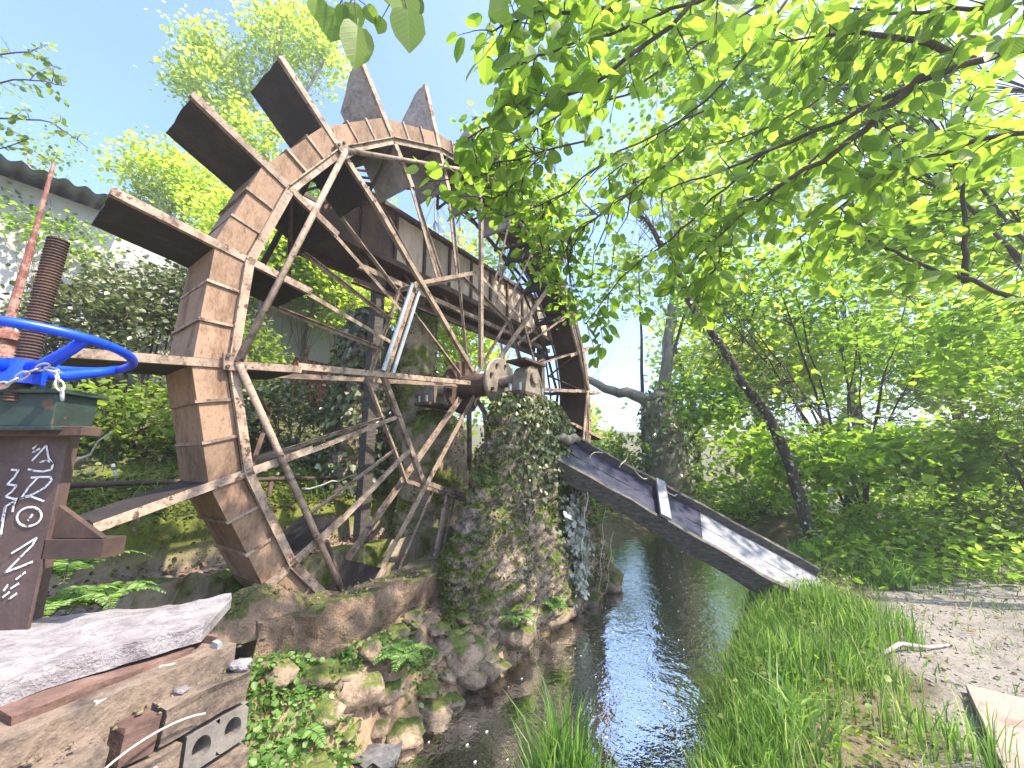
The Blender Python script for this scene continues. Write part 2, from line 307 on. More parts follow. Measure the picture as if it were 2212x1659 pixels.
ms = new(t, 'ShaderNodeMixShader'); t.links.new(mth(t, 'MINIMUM', mth(t, 'MULTIPLY', fr.outputs[0], 1.5), 1.), ms.inputs[0]); t.links.new(tp.outputs[0], ms.inputs[1]); t.links.new(gl.outputs[0], ms.inputs[2])
t.links.new(ms.outputs[0], t.nodes['Material Output'].inputs[0])
wb = MB(); wb.grid([[W(s, d, -.25) for d in np.linspace(-2.5, .62, 12)] for s in np.linspace(-14, 7.2, 40)])
wat = wb.build('stream_water', m); wat['kind'] = 'structure'
fv, ff = [], []
for i in range(260):                                  # floating petals and scraps
    s_, d_ = rng.uniform(-2.2, 4.5), rng.uniform(-2.05, -.8); r_ = rng.uniform(.002, .007); a_ = rng.uniform(0, 6.28); k = len(fv)
    for q in range(5): fv.append(W(s_ + r_ * 1.6 * math.cos(a_ + q * 1.257), d_ + r_ * math.sin(a_ + q * 1.257), -.246))
    ff.append([k + q for q in range(5)])
tag(npmesh('floating_petals', fv, ff, FOAM), 'tiny white petals scattered over the dark stream water', 'petals', kind='stuff')

# ================================================================== the water wheel (local x = s, y = d, z up from the hub)
HUB = W(0, 0, HUBZ); WR = math.atan2(U[1], U[0])
wheel = thing('water_wheel', HUB, 'large rusty water wheel with radial paddle boards and spoked frame', 'water wheel', rz=WR)
RJ, RO, RI, RT, WD, PH = 2.5, 2.66, 2.095, 3.108, .454, 6.3
def ry(a): return Matrix.Rotation(-R(a), 4, 'Y')
def pol(r, a, d): a = R(a); return np.array([r * math.cos(a), d, r * math.sin(a)])
# rim bays: straight between joints, three bent plates each (front, outer and back faces)
def bay_plate(t0, t1):
    mb = MB(); th = .012
    P = lambda r, t, d: pol(r, 0, d) * (1 - t) + pol(r, 15, d) * t
    prof = [(RJ, 0), (RO, 0), (RO, WD), (RJ, WD), (RJ, WD - th), (RO - th, WD - th), (RO - th, th), (RJ, th)]
    v = [P(r, t, d) for t in (t0, t1) for r, d in prof]; n = 8
    mb.add(v, [(i, (i + 1) % n, n + (i + 1) % n, n + i) for i in range(n)] + [(0, 7, 6, 1), (1, 6, 5, 2), (2, 5, 4, 3), (8, 9, 14, 15), (9, 10, 13, 14), (10, 11, 12, 13)])
    return mb.mesh('rim_plate')
plates = [bay_plate(.015, .325), bay_plate(.338, .655), bay_plate(.668, .985)]
def bay_seam(tt):
    mb = MB(); P = lambda r, t, d: pol(r, 0, d) * (1 - t) + pol(r, 15, d) * t; w = .012
    prof = [(RJ, -.012), (RO + .012, -.012), (RO + .012, WD * .98)]; inn = [(RJ, .008), (RO - .008, .008), (RO - .008, WD * .98)]
    v = [P(r, t, d) for t in (tt - w, tt + w) for r, d in prof + inn]
    mb.add(v, [(0, 1, 7, 6), (1, 2, 8, 7), (3, 9, 10, 4), (4, 10, 11, 5), (0, 3, 4, 1), (1, 4, 5, 2), (6, 7, 10, 9), (7, 8, 11, 10), (0, 6, 9, 3), (2, 5, 11, 8)])
    return mb.mesh('seam')
seams = [bay_seam(.331), bay_seam(.661)]
mb = MB(); P = lambda r, t, d: pol(r, 0, d) * (1 - t) + pol(r, 15, d) * t
mb.add([P(r, t, d) for t in (0, 1) for r, d in ((RJ - .006, .02), (RJ - .006, WD - .02), (RJ + .006, WD - .02), (RJ + .006, .02))], [(0, 1, 5, 4), (1, 2, 6, 5), (2, 3, 7, 6), (3, 0, 4, 7), (0, 3, 2, 1), (4, 5, 6, 7)])
inner_sheet = mb.mesh('inner_plate')
mb = MB(); mb.lbar(pol(RJ, .15, -.004), pol(RJ, 14.85, -.004), .055, .03, .008, (-1, 0, -.13), (0, -1, 0)); front_bar = mb.mesh('rim_bar')
mb = MB(); mb.lbar(pol(RJ, .15, WD + .004), pol(RJ, 14.85, WD + .004), .05, .03, .008, (-1, 0, -.13), (0, 1, 0)); back_bar = mb.mesh('rim_bar')
mb = MB(); mb.tube([pol(RJ, 0, .66), pol(RJ, 15, .66)], .014, 6); mb.tube([pol(RJ - .09, 0, .62), pol(RJ - .09, 15, .62)], .012, 6); mb.tube([pol(RJ, 0, WD), pol(RJ, 0, .67)], .014, 6); mb.tube([pol(RJ, 7.5, .66), pol(RJ - .09, 7.5, .62)], .008, 6)
cage = mb.mesh('rear_rod')
for k in range(24):
    M_ = ry(PH + 15 * k)
    for q, pm in enumerate(plates):
        j_ = Matrix.Translation((0, random.uniform(-.004, .004), 0)) @ ry(PH + 15 * k + random.uniform(-.12, .12)) @ Matrix.Scale(1 + random.uniform(-.003, .003), 4)
        pl = put('rim_plate', pm, PANEL, wheel, j_)
        if q < 2: put('seam', seams[q], DARKSTEEL if 5 <= k <= 11 else TAN, pl)
    put('inner_plate', inner_sheet, DARKSTEEL, wheel, M_)
    put('rim_bar', front_bar, TAN, wheel, M_); put('rim_bar', back_bar, TAN, wheel, M_); put('rear_rod', cage, DARKSTEEL, wheel, M_)
# paddles
def board(seed, rmin, rmax, bow=.003, cut=0):
    nx, ny = 15, 7; r_ = np.random.default_rng(seed); mb = MB(); th = .019
    top = [[(rmin + (rmax - rmin) * i / (nx - 1) + (r_.uniform(-.006, .006) if i in (0, nx - 1) else 0) - cut * (i / (nx - 1)) ** 3 * max(0, j / (ny - 1) - .25), .004 + (WD - .008) * j / (ny - 1), th + bow * mnoise.noise(Vector((i * .7, j * .7, seed)))) for j in range(ny)] for i in range(nx)]
    bot = [[(p[0], p[1], p[2] - 2 * th - .004 * mnoise.noise(Vector((p[0] * 6, p[1] * 6, seed + 9)))) for p in row] for row in top]
    mb.grid(top); mb.grid(np.array(bot)[::-1]); T, B = np.array(top), np.array(bot)
    for e, g_ in ((T[0], B[0]), (T[-1][::-1], B[-1][::-1]), (T[:, 0][::-1], B[:, 0][::-1]), (T[:, -1], B[:, -1])): mb.grid([g_, e])
    return mb.mesh('paddle')
boards = [board(i, RI, RT) for i in range(4)]; crusts = [board(i + 20, RI, RT, .009, .26) for i in range(3)]
short = board(33, RI, 2.56); stub = board(34, 2.3, 2.8)
mb = MB(); mb.lbar((RI - .02, -.012, .023), (RT + .006, -.012, .023), .046, .03, .007, (0, 0, -1), (0, 1, 0)); edge_full = mb.mesh('edge_angle')
mb = MB(); mb.lbar((RI - .02, -.012, .026), (2.66, -.012, .026), .052, .03, .007, (0, 0, -1), (0, 1, 0)); edge_short = mb.mesh('edge_angle')
for k in range(24):
    a_ = PH + 15 * k; crust = k in (6, 7, 8, 5)
    if k in (14, 15): pm, em = short, edge_short
    else: pm, em = (crusts[k % 3] if crust else boards[k % 4]), edge_full
    pd = put('paddle', pm, None, wheel, ry(a_ + random.uniform(-.25, .25)))
    if not pm.materials: pm.materials.append(CRUST if crust else BOARD)
    put('edge_angle', em, TAN, pd)
# spokes
OC, OD = 1.30, .13; ro = OC * math.cos(R(22.5)) / math.cos(R(7.5))
for d0, d1, sgn in ((-.008, OD, 1), (WD + .008, WD - .10, -1)):
    mb = MB(); mb.lbar((RI, d0, 0), (ro, d1, 0), .030, .030, .005, (0, 0, 1), (0, sgn, 0)); thin = mb.mesh('spoke')
    mb = MB(); mb.lbar((RI, d0, .01), (.2, d1, .01), .045, .04, .007, (0, 0, -1), (0, sgn, 0)); main = mb.mesh('spoke')
    mb = MB(); mb.lbar((OC * math.cos(R(22.5)) + .03, d1 - .012 * sgn, -OC * math.sin(R(22.5)) - .01), (OC * math.cos(R(22.5)) + .03, d1 - .012 * sgn, OC * math.sin(R(22.5)) + .01), .042, .04, .006, (-1, 0, 0), (0, sgn, 0)); octo = mb.mesh('octagon_bar')
    for k in range(24): put('spoke', main if k % 3 == 0 else thin, TAN, wheel, ry(PH + 15 * k))
    for k in range(8): put('octagon_bar', octo, TAN, wheel, ry(PH + 45 * k + 22.5))
for off in (-.035, .06):
    mb = MB(); x_ = OC * math.cos(R(22.5)) + off; mb.beam((x_, OD - .03, -OC * math.sin(R(22.5)) * .93), (x_, OD - .03, OC * math.sin(R(22.5)) * .93), .02, .028, (1, 0, 0))
    tag(put('silver_strip', mb.mesh('silver_strip'), SILVER, wheel, ry(PH + 157.5)), 'bright silvery strip on the octagon side', None)
mb = MB(); c22, s22 = math.cos(R(22.5)), math.sin(R(22.5)); mb.tube([(2.46 * c22, -.045, -2.46 * s22), (2.46 * c22, -.045, 2.46 * s22)], .021, 10); chord = mb.mesh('brace_pipe', smooth=True)
mb = MB(); mb.tube([(2.46 * c22, WD + .05, -2.46 * s22), (2.46 * c22, WD + .05, 2.46 * s22)], .022, 8); chordb = mb.mesh('brace_pipe', smooth=True)
for k in range(8): put('brace_pipe', chord, TAN, wheel, ry(PH + 45 * k + 22.5)); put('brace_pipe', chordb, DARKSTEEL, wheel, ry(PH + 45 * k + 22.5))
mb = MB(); mb.tube([pol(2.45, 0, .02), pol(2.1, 7.5, WD - .02)], .016, 6); mb.tube([pol(2.1, 7.5, WD - .02), pol(2.45, 15, .02)], .016, 6); xb = mb.mesh('cross_rod')
for k in range(0, 24, 2): put('cross_rod', xb, DARKSTEEL, wheel, ry(PH + 15 * k))
mb = MB(); mb.box((2.47, -.03, 0), (.06, .012, .05)); gus = mb.mesh('gusset')
mb2 = MB()
for x_, z_ in ((2.43, .03), (2.51, .03), (2.43, -.03), (2.51, -.03)): mb2.tube([(x_, -.055, z_), (x_, -.04, z_)], .011, 6)
gb = mb2.mesh('bolt')
for k in range(0, 24, 3): q = put('gusset', gus, TAN, wheel, ry(PH + 15 * k)); put('bolt', gb, DARKSTEEL, q)
def disc(name, d0, d1, r, m, mat=TAN):
    mb = MB(); mb.tube([(0, d0, 0), (0, d0 + .012, 0), (0, d1 - .012, 0), (0, d1, 0)], [r - .012, r, r, r - .012], 40); return put(name, mb.mesh(name), mat, wheel)
HUBM = surf('grey rusted hub', [(.3, (.10, .075, .06)), (.5, (.26, .22, .18)), (.7, (.38, .34, .3))], 9, 60, .6, .5, .006, metal=.3, vary=0)
disc('hub_disc', -.14, -.09, .27, 0, HUBM); disc('hub_disc', WD - .06, WD - .01, .31, 0, DARKSTEEL)
mb = MB(); mb.tube([(0, -.575, 0), (0, 1.3, 0)], .065, 20); put('axle', mb.mesh('axle', smooth=False), HUBM, wheel)
mb = MB(); mb.tube([(0, -.09, 0), (0, WD - .06, 0)], .13, 24); put('hub_drum', mb.mesh('hub_drum'), DARKSTEEL, wheel)
for k in range(8):
    mb = MB(); mb.tube([(.2, -.165, 0), (.2, -.14, 0)], .018, 6); put('hub_bolt', mb.mesh('hub_bolt'), DARKSTEEL, wheel, ry(PH + 22 + 45 * k))

# bearings on the two pillars
for nm, d_, lab in (('bearing_block', -.46, 'dark iron bearing block on top of the ivy covered pillar'), ('bearing_block', .86, 'dark iron bearing block on the mossy pillar behind the wheel')):
    o = W(0, d_, HUBZ - .2); th_ = thing(nm, o, lab, 'bearing', rz=WR)
    mb = MB(); mb.box((0, 0, .02), (.26, .1, .02)); mb.build('base_plate', DARKSTEEL, th_, bevel=.005)
    mb = MB(); n_ = 16; prof = [(-.15, .04)] + [(-.125 * math.cos(math.pi * i / n_), .2 + .125 * math.sin(math.pi * i / n_)) for i in range(n_ + 1)] + [(.15, .04)]
    L_ = len(prof); mb.add([(x, y, z) for y in (-.085, .085) for x, z in prof], [(i, i + 1, L_ + i + 1, L_ + i) for i in range(L_ - 1)] + [tuple(range(L_))[::-1], tuple(range(L_, 2 * L_))]); mb.build('housing', HUBM, th_, bevel=.005)
    mb = MB(); mb.box((0, 0, .36), (.2, .12, .012)); mb.build('cover_plate', DARKSTEEL, th_)
    for sx in (-1, 1):
        for sy in (-1, 1): mb = MB(); mb.tube([(sx * .21, sy * .06, .03), (sx * .21, sy * .06, .12)], .016, 8); mb.build('bolt', GALV, th_)

# ================================================================== masonry pillars carrying the axle
def pillar(name, prof, mat, disp, seed, origin, label, nth=64, nz=70, p=2.6):
    """prof: list of (z, s centre, half s, d centre, half d)"""
    z0, z1 = prof[0][0], prof[-1][0]; zs = [a[0] for a in prof]; rows = []
    for i in range(nz + 1):
        t_ = i / nz; z_ = z0 + (z1 - z0) * t_; q = [np.interp(z_, zs, [a[k] for a in prof]) for k in range(1, 5)]; row = []
        for j in range(nth):
            a_ = 2 * math.pi * j / nth; ca_, sa_ = math.cos(a_), math.sin(a_); k = (abs(ca_) ** p + abs(sa_) ** p) ** (-1 / p)
            w_ = W(q[0] + q[1] * k * ca_, q[2] + q[3] * k * sa_, z_); nrm = norm(U * ca_ * q[3] + N * sa_ * q[1] + np.array([0, 0, .2]))
            vd = mnoise.voronoi(Vector((w_ + .12 * fb(w_, 3, 2)) * np.array([4.5, 4.5, 11.]) + seed))[0]; h_ = fb(w_ + seed, 1.6, 5) * disp * .8 + fb(w_ + seed + 5, 9, 3) * disp * .22 + (min(vd[1] - vd[0], .35) / .35 - .7) * disp * .55
            h_ *= min(1, (t_ < .99) * 1.)
            row.append(w_ + nrm * h_)
        row.append(row[0]); rows.append(row)
    top = W(np.interp(z1, zs, [a[1] for a in prof]), np.interp(z1, zs, [a[3] for a in prof]), z1)
    rows.append([top + (np.array(q) - top) * .5 + [0, 0, .03] for q in rows[-1]]); rows.append([top + [0, 0, .04]] * len(rows[0]))
    th_ = thing(name, origin, label, 'pillar'); mb = MB(); mb.grid(np.array(rows)[:, ::-1]); mb.build('stone_body', mat, th_, origin, smooth=True)
    return th_, np.array(rows)
near_pillar, NPR = pillar('stone_pillar', [(-.6, .3, 1.62, -.44, .29), (-.2, .28, 1.5, -.44, .29), (.2, .24, 1.32, -.44, .28), (.5, .2, 1.2, -.44, .27), (1.2, .17, .86, -.43, .25), (1.6, .15, .70, -.42, .23), (1.78, .12, .56, -.42, .20), (1.87, .1, .36, -.42, .15)], MOSSROCK, .10, 11., W(.2, -.43, -.5), 'rugged mossy stone pillar draped in ivy beside the stream carrying the wheel axle', 150, 130)
back_pillar, BPR = pillar('stone_pillar', [(-1.2, .25, .8, 1.0, .3), (.4, .25, .62, 1.0, .28), (1.2, .22, .5, 1.0, .26), (1.6, .2, .42, 1.0, .24), (1.78, .15, .3, .98, .18), (1.84, .1, .2, .95, .12)], PILLARBACK, .05, 41., W(.2, 1., 0), 'round topped green mossy pillar behind the wheel hub')
mb = MB()
flume_pillar, FPR = pillar('stone_pillar', [(.3, .15, .34, 1.42, .3), (2, .15, .27, 1.42, .26), (3.0, .12, .25, 1.42, .24), (3.42, .12, .25, 1.42, .24)], PILLARBACK, .07, 71., W(.15, 1.42, .4), 'slim moss covered pillar holding up the metal flume')
ivy_pillar, IPR = pillar('stone_pillar', [(.3, -.45, .36, 1.75, .3), (1.8, -.42, .33, 1.75, .28), (2.9, -.4, .28, 1.75, .25), (3.2, -.4, .15, 1.75, .14)], MOSSROCK, .07, 91., W(-.4, 1.75, .4), 'old pillar smothered in dark ivy left of the slim mossy pillar')

# ================================================================== channel wall below the wheel, in front of the pit
def rough_box(name, corners, zt, zb, mat, parent, o, amp=.02, nx=40, ny=6, nz=6, seed=0, taper=0):
    """quad prism with broken edges: corners A,B (front) D,C (back) as xy"""
    A, B, C_, D = [np.asarray(c, float) for c in corners]; rows = []
    ring = []
    for j in range(nz + 1): ring.append((0., zb + (zt - zb) * j / nz))
    for j in range(1, ny + 1): ring.append((j / ny, zt))
    for j in range(1, nz + 1): ring.append((1., zt - (zt - zb) * j / nz))
    V = []
    for i in range(nx + 1):
        t_ = i / nx; r_ = []
        for y_, z_ in ring:
            p_ = (A * (1 - t_) + B * t_) * (1 - y_) + (D * (1 - t_) + C_ * t_) * y_; w_ = np.array([p_[0], p_[1], z_])
            k = amp * (1 + .8 * (z_ > zt - 1e-4 and y_ in (0., 1.)))
            w_ = w_ + np.array([fb(w_ + seed, 4, 4), fb(w_ + seed + 31, 4, 4), .7 * fb(w_ + seed + 63, 4, 4)]) * k; r_.append(w_)
        V.append(r_)
    V = np.array(V); mb = MB(); mb.grid(V); L_ = V.shape[1]; mb.add(V[0], [tuple(range(L_))]); mb.add(V[-1], [tuple(range(L_))[::-1]])
    return mb.build(name, mat, parent, o, smooth=False)
o = W(-1.5, -.17, .2); cw = thing('channel_wall', o, 'brown concrete channel wall with a mossy lip running below the wheel to the pillar', 'wall')
rough_box('wall_body', [W(-2.28, -.3, 0)[:2], W(-.55, -.3, 0)[:2], W(-.55, -.05, 0)[:2], W(-2.28, -.05, 0)[:2]], .42, -.3, CONCB, cw, o, .045, 110, 8, 12)
o = W(1.4, -.17, .2); cw2 = thing('channel_wall', o, 'low concrete channel wall continuing behind the pillar on its far side', 'wall')
rough_box('wall_body', [W(.9, -.26, 0)[:2], W(2.1, -.26, 0)[:2], W(2.1, -.05, 0)[:2], W(.9, -.05, 0)[:2]], .05, -.6, MOSSROCK, cw2, o, .05, 60, seed=5)
o = W(.2, .7, .2); pw = thing('retaining_wall', o, 'dark mossy retaining wall at the back of the wheel pit', 'wall')
rough_box('wall_body', [W(-2.6, .585, 0)[:2], W(2.8, .585, 0)[:2], W(2.8, .75, 0)[:2], W(-2.6, .75, 0)[:2]], .5, -1.2, PILLARBACK, pw, o, .05, 90, seed=9)

def stone_mesh(seed):
    V_ = []; 
    for t_ in np.linspace(0, math.pi, 11):
        row = []
        for a in np.linspace(0, 2 * math.pi, 17):
            n_ = np.array([math.cos(a) * math.sin(t_), math.sin(a) * math.sin(t_), math.cos(t_)]); p_ = n_ / max(np.abs(n_)) ** .45; row.append(p_ * (1 + .38 * fb(n_ + seed * 3.1, 1.3, 4)))
        row[-1] = row[0]; V_.append(row)
    return MB().grid(np.array(V_)[:, ::-1]).mesh('stone', smooth=True)
o = W(-.8, -.5, 0); rb = thing('rock_ledge', o, 'rough tan rock ledge of tumbled mossy stones between the channel wall and the stream', 'rocks')
SM = [stone_mesh(i) for i in range(6)]
for m_ in SM: m_.materials.append(LEDGE)
for i in range(150):
    s_ = rng.uniform(-2.45, 1.7); e_ = rng.random(); d_ = -.68 + .36 * e_ ** 1.5 + (-.45 * sm(np.array(-s_), 1.8, 2.5)) * (1 - e_); r_ = rng.uniform(.03, .10) * (1.2 if e_ < .3 else .8); p_ = W(s_, d_, 0); p_[2] = gz(p_[0], p_[1]) + r_ * .1
    M_ = Matrix.Rotation(rng.uniform(0, 6.28), 4, 'Z') @ Matrix.Rotation(rng.normal() * .3, 4, 'X') @ Matrix.Diagonal((r_ * 1.5, r_, r_ * rng.uniform(.45, .8), 1)); M_.translation = Vector(p_ - o); put('stone', SM[i % 6], None, rb, M_)
# ================================================================== slab, block wall and heap at the lower left
o = np.array([-1.35, 1.2, .6]); sl = thing('concrete_slab', o, 'pale weathered concrete slab with a broken end at the left of the wheel', 'slab')
rough_box('slab_body', [(-1.65, .32), (-1.015, 1.415), (-1.10, 1.68), (-2.31, 1.20)], .725, .675, CONC, sl, o, .017, 90, 10, 3, 3)
o = np.array([-1., 1.1, .1]); bw = thing('block_wall', o, 'rough old wall of brown blocks and bricks under the pale slab', 'wall')
e1 = norm([-.46, -1.16, 0]); en = norm([.93, -.37, 0]); P0 = np.array([-.84, 1.44, 0])
for ci, (zt, zb, off, lens) in enumerate([(.672, .59, .13, (.07, .42, .4)), (.585, .495, .0, (.25, .08, .32, .4)), (.49, .38, .008, (-.19, .3, .26, .3)), (.375, .26, -.012, (.2, .3, .25, .3)), (.255, .14, .0, (.3, .27, .28, .3)), (.135, .02, -.02, (.21, .3, .28, .3)), (.015, -.1, -.02, (.3, .28, .3, .3))]):
    x_ = .0
    for bi, L_ in enumerate(lens):
        hollow = L_ < 0; L_ = abs(L_); a_ = P0 + e1 * (x_ + .006) - en * (off + random.uniform(-.012, .012)); b_ = P0 + e1 * (x_ + L_ - .006) - en * (off + random.uniform(-.012, .012)); x_ += L_ + .008
        if ci == 0: a_ = a_ + np.array([-.04, -.03, 0])
        if hollow:
            mb = MB(); hx = (L_ - .012) / 2; hz = (zt - zb) / 2 - .004; n_ = 18
            F_ = lambda x, z, dep: a_ + e1 * x + np.array([0, 0, (zt + zb) / 2 + z]) - en * dep
            for cc in (hx * .5, hx * 1.5):
                sq, ci_, inn = [], [], []
                for q in range(n_):
                    an = 2 * math.pi * q / n_ + math.pi / 4; cx_, cz_ = math.cos(an), math.sin(an); mx = max(abs(cx_), abs(cz_))
                    sq.append(F_(cc + hx * .5 * cx_ / mx, hz * cz_ / mx, 0)); ci_.append(F_(cc + .026 * cx_, .031 * cz_ + .004 * cx_, 0)); inn.append(F_(cc + .025 * cx_, .03 * cz_, .14))
                mb.add(sq + ci_ + inn, [(q, (q + 1) % n_, n_ + (q + 1) % n_, n_ + q) for q in range(n_)] + [(n_ + q, n_ + (q + 1) % n_, 2 * n_ + (q + 1) % n_, 2 * n_ + q) for q in range(n_)] + [tuple(range(2 * n_, 3 * n_))])
            bk = .16
            Q = [F_(x, z, dep) for dep in (0, bk) for x, z in ((0, -hz), (2 * hx, -hz), (2 * hx, hz), (0, hz))]; mb.add(Q, [(0, 1, 5, 4), (1, 2, 6, 5), (2, 3, 7, 6), (3, 0, 4, 7), (4, 5, 6, 7)])
            tag(mb.build('hollow_brick', HOLLOW, bw, o), 'grey hollow brick showing two round holes', None); continue
        rough_box('brick' if ci == 0 else 'block', [a_[:2], b_[:2], (b_ - en * .22)[:2], (a_ - en * .22)[:2]], zt - .004, zb + .004, REDBRICK if (ci == 0 and bi < 2) or (ci, bi) == (1, 1) else BLOCK, bw, o, .016, 16, 3, 6, ci * 10 + bi)
mb = MB(); mb.box(P0 + e1 * .6 - en * .2 + [0, 0, .25], (.58, .12, .4), (e1, en, (0, 0, 1))); mb.build('mortar_core', BLOCK, bw, o)
# a curved wire and the little steel strip in the wall
tag(MB().tube([P0 + e1 * (.27 + .18 * math.cos(a)) + en * .025 + [0, 0, .46 + .1 * math.sin(a)] for a in np.linspace(0, 2.2, 14)], .0028, 6).build('bent_wire', STICK), 'thin pale wire looping out of the block wall', 'wire')
mb = MB(); mb.beam(P0 + e1 * .06 - en * .12 + [0, 0, .575], P0 + e1 * .065 - en * .11 + [0, 0, .668], .014, .03, en); tag(mb.build('steel_bracket', GALV), 'small grey steel strip standing under the broken end of the slab', 'bracket')
for i, (q1, q2, zc_, r_, lab) in enumerate(((.03, .03, .60, .028, 'larger loose mortar lump under the broken slab end'), (.19, .05, .597, .016, 'small loose mortar crumb on the block course below the slab'))):
    c_ = P0 + e1 * q1 - en * q2 + [0, 0, zc_]; V_ = [[c_ + r_ * (1 + .5 * fb((math.cos(a) * math.sin(t_), math.sin(a) * math.sin(t_), math.cos(t_) + i), 1.7, 3)) * np.array([1.3 * math.cos(a) * math.sin(t_), math.sin(a) * math.sin(t_), .6 * math.cos(t_)]) for a in np.linspace(0, 2 * math.pi, 15)] for t_ in np.linspace(0, math.pi, 9)]
    tag(MB().grid(np.array(V_)[:, ::-1]).build('mortar_lump', CONC, smooth=True), lab, 'rubble')
mb = MB(); V_ = []
for i in range(13):
    r_ = .3 * i / 12; V_.append([W(-2.2 + r_ * 1.2 * math.cos(a), -.08 + r_ * .75 * math.sin(a), .36 + .20 * (1 - (i / 12) ** 1.6) + .035 * fb((r_ * math.cos(a), r_ * math.sin(a), 3), 9, 4)) for a in np.linspace(0, 2 * math.pi, 33)])
mb.grid(np.array(V_)[:, ::-1]); tag(mb.build('dirt_heap', CONCB, smooth=True), 'brown heap of rusty dirt at the foot of the wheel rim', 'dirt')

# ================================================================== metal flume behind the wheel
o = W(.7, 1.1, 3.55); fl = thing('metal_flume', o, 'long rusty metal flume trough with ribbed side panels behind the wheel', 'flume')
F0, F1, FD0, FD1, FZ0, FZ1 = -1.62, 3.2, .86, 1.42, 3.5, 4.08; npn = 11
for i in range(npn):
    a_, b_ = F0 + (F1 - F0) * i / npn, F0 + (F1 - F0) * (i + 1) / npn
    mb = MB(); nx = 10
    V_ = [[W(a_ + (b_ - a_) * q / nx, FD0 + .004 * math.sin(q * 1.3 + i), FZ0 + (FZ1 - FZ0) * k / 3) for k in range(4)] for q in range(nx + 1)]; mb.grid(V_)
    mb.grid(np.array([[p + N * .008 for p in r_] for r_ in V_])[::-1]); mb.build('side_panel', FLUMEP if i > 1 else DARKSTEEL, fl, o)
for i in range(npn + 1):
    s_ = F0 + (F1 - F0) * i / npn
    for d_ in (FD0 - .022, FD1 + .022): mb = MB(); mb.beam(W(s_, d_, FZ0 - .03), W(s_, d_, FZ1 + .02), .03, .03, U); mb.build('rib', DARKSTEEL, fl, o)
for d_, z_, w_, h_ in ((FD0 - .02, FZ1 + .03, .07, .05), (FD1 + .02, FZ1 + .03, .07, .05), (FD0 - .02, FZ0 - .05, .08, .07), (FD1 + .02, FZ0 - .05, .08, .07)):
    mb = MB(); mb.beam(W(F0, d_, z_), W(F1, d_, z_), w_, h_); mb.build('edge_rail', DARKSTEEL, fl, o)
mb = MB(); mb.box(W((F0 + F1) / 2, (FD0 + FD1) / 2, FZ0 + .0), ((F1 - F0) / 2, (FD1 - FD0) / 2 - .003, .012), (U, N, (0, 0, 1))); mb.build('floor_plate', DARKSTEEL, fl, o)
mb = MB(); mb.box(W((F0 + F1) / 2, FD1, (FZ0 + FZ1) / 2), ((F1 - F0) / 2, .006, (FZ1 - FZ0) / 2), (U, N, (0, 0, 1))); mb.build('rear_panel', FLUMEP, fl, o)
for i, (s_, d_) in enumerate(((-.82, 1.0), (2.9, 1.1))):
    mb = MB(); zb = gz(*W(s_, d_, 0)[:2]) - .1; p_ = W(s_, d_, 0); mb.beam(p_ + [0, 0, zb], p_ + [0, 0, FZ0 - .09], .11, .11, U); mb.build('support_post', WOODOLD, fl, o)
o = W(.9, .72, 3.1); wk = thing('walkway_rail', o, 'thin rusty double rail hung just below the metal flume', 'rail')
for d_, z_ in ((.72, 3.15), (.80, 3.02)):
    mb = MB(); mb.lbar(W(-1.25, d_, z_), W(2.6, d_, z_), .06, .05, .008, (0, 0, 1), N); mb.build('rail_bar', TAN if d_ < .75 else DARKSTEEL, wk, o)
for s_ in np.arange(-1.1, 2.6, .6): mb = MB(); mb.beam(W(s_, .735, 3.14), W(s_, .95, 3.45), .03, .03); mb.build('hanger', DARKSTEEL, wk, o)

# ================================================================== wooden trough from the pillar down to the bank
A_ = W(.42, -.66, 1.36); B_ = atz(1788, 1288, .06); o = np.array([2.3, 3.9, 0.]); tr = thing('wooden_trough', o, 'old dark wooden trough sloping from the ivy pillar down across the stream', 'trough')
ta = norm(B_ - A_); tb = norm(np.cross((0, 0, 1), ta)); tc = np.cross(ta, tb); tb, tc = tb * math.cos(R(27)) + tc * math.sin(R(27)), tc * math.cos(R(27)) - tb * math.sin(R(27)); TL = np.linalg.norm(B_ - A_)
def plank(name, x0, x1, y0, y1, z0, z1, mat, amp=.008, seed=0):
    mb = MB(); nx = 26; prof = [(y0, z0), (y1, z0), (y1, z1), (y0, z1)]; V_ = []
    for i in range(nx + 1):
        x_ = x0 + (x1 - x0) * i / nx; r_ = []
        for y_, z_ in prof:
            p_ = A_ + ta * x_ + tb * y_ + tc * z_; p_ = p_ + (tb * fb(p_ + seed, 3, 4) + tc * fb(p_ + seed + 20, 3, 4)) * amp; r_.append(p_)
        V_.append(r_ + r_[:1])
    mb.grid(np.array(V_)); mb.add(V_[0][:4], [(0, 3, 2, 1)]); mb.add(V_[-1][:4], [(0, 1, 2, 3)]); return mb.build(name, mat, tr, o)
wdt = .26
half = TL * .56
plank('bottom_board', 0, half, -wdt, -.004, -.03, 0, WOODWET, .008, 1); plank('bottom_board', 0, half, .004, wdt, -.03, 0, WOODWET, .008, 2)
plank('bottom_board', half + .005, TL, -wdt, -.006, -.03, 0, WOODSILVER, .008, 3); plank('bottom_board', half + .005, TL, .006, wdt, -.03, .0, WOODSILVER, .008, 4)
plank('side_board', -.03, TL - .06, -wdt - .05, -wdt - .004, -.15, .03, WOODOLD, .014, 5); plank('side_board', -.05, TL - .02, wdt + .004, wdt + .05, -.10, .075, WOODOLD, .014, 6)
mb = MB(); mb.box(A_ + ta * TL * .4 + tc * .07, (.05, wdt + .07, .012), (norm(ta + tb * .12), norm(tb - ta * .12), tc)); mb.build('cross_brace', WOODSILVER, tr, o)
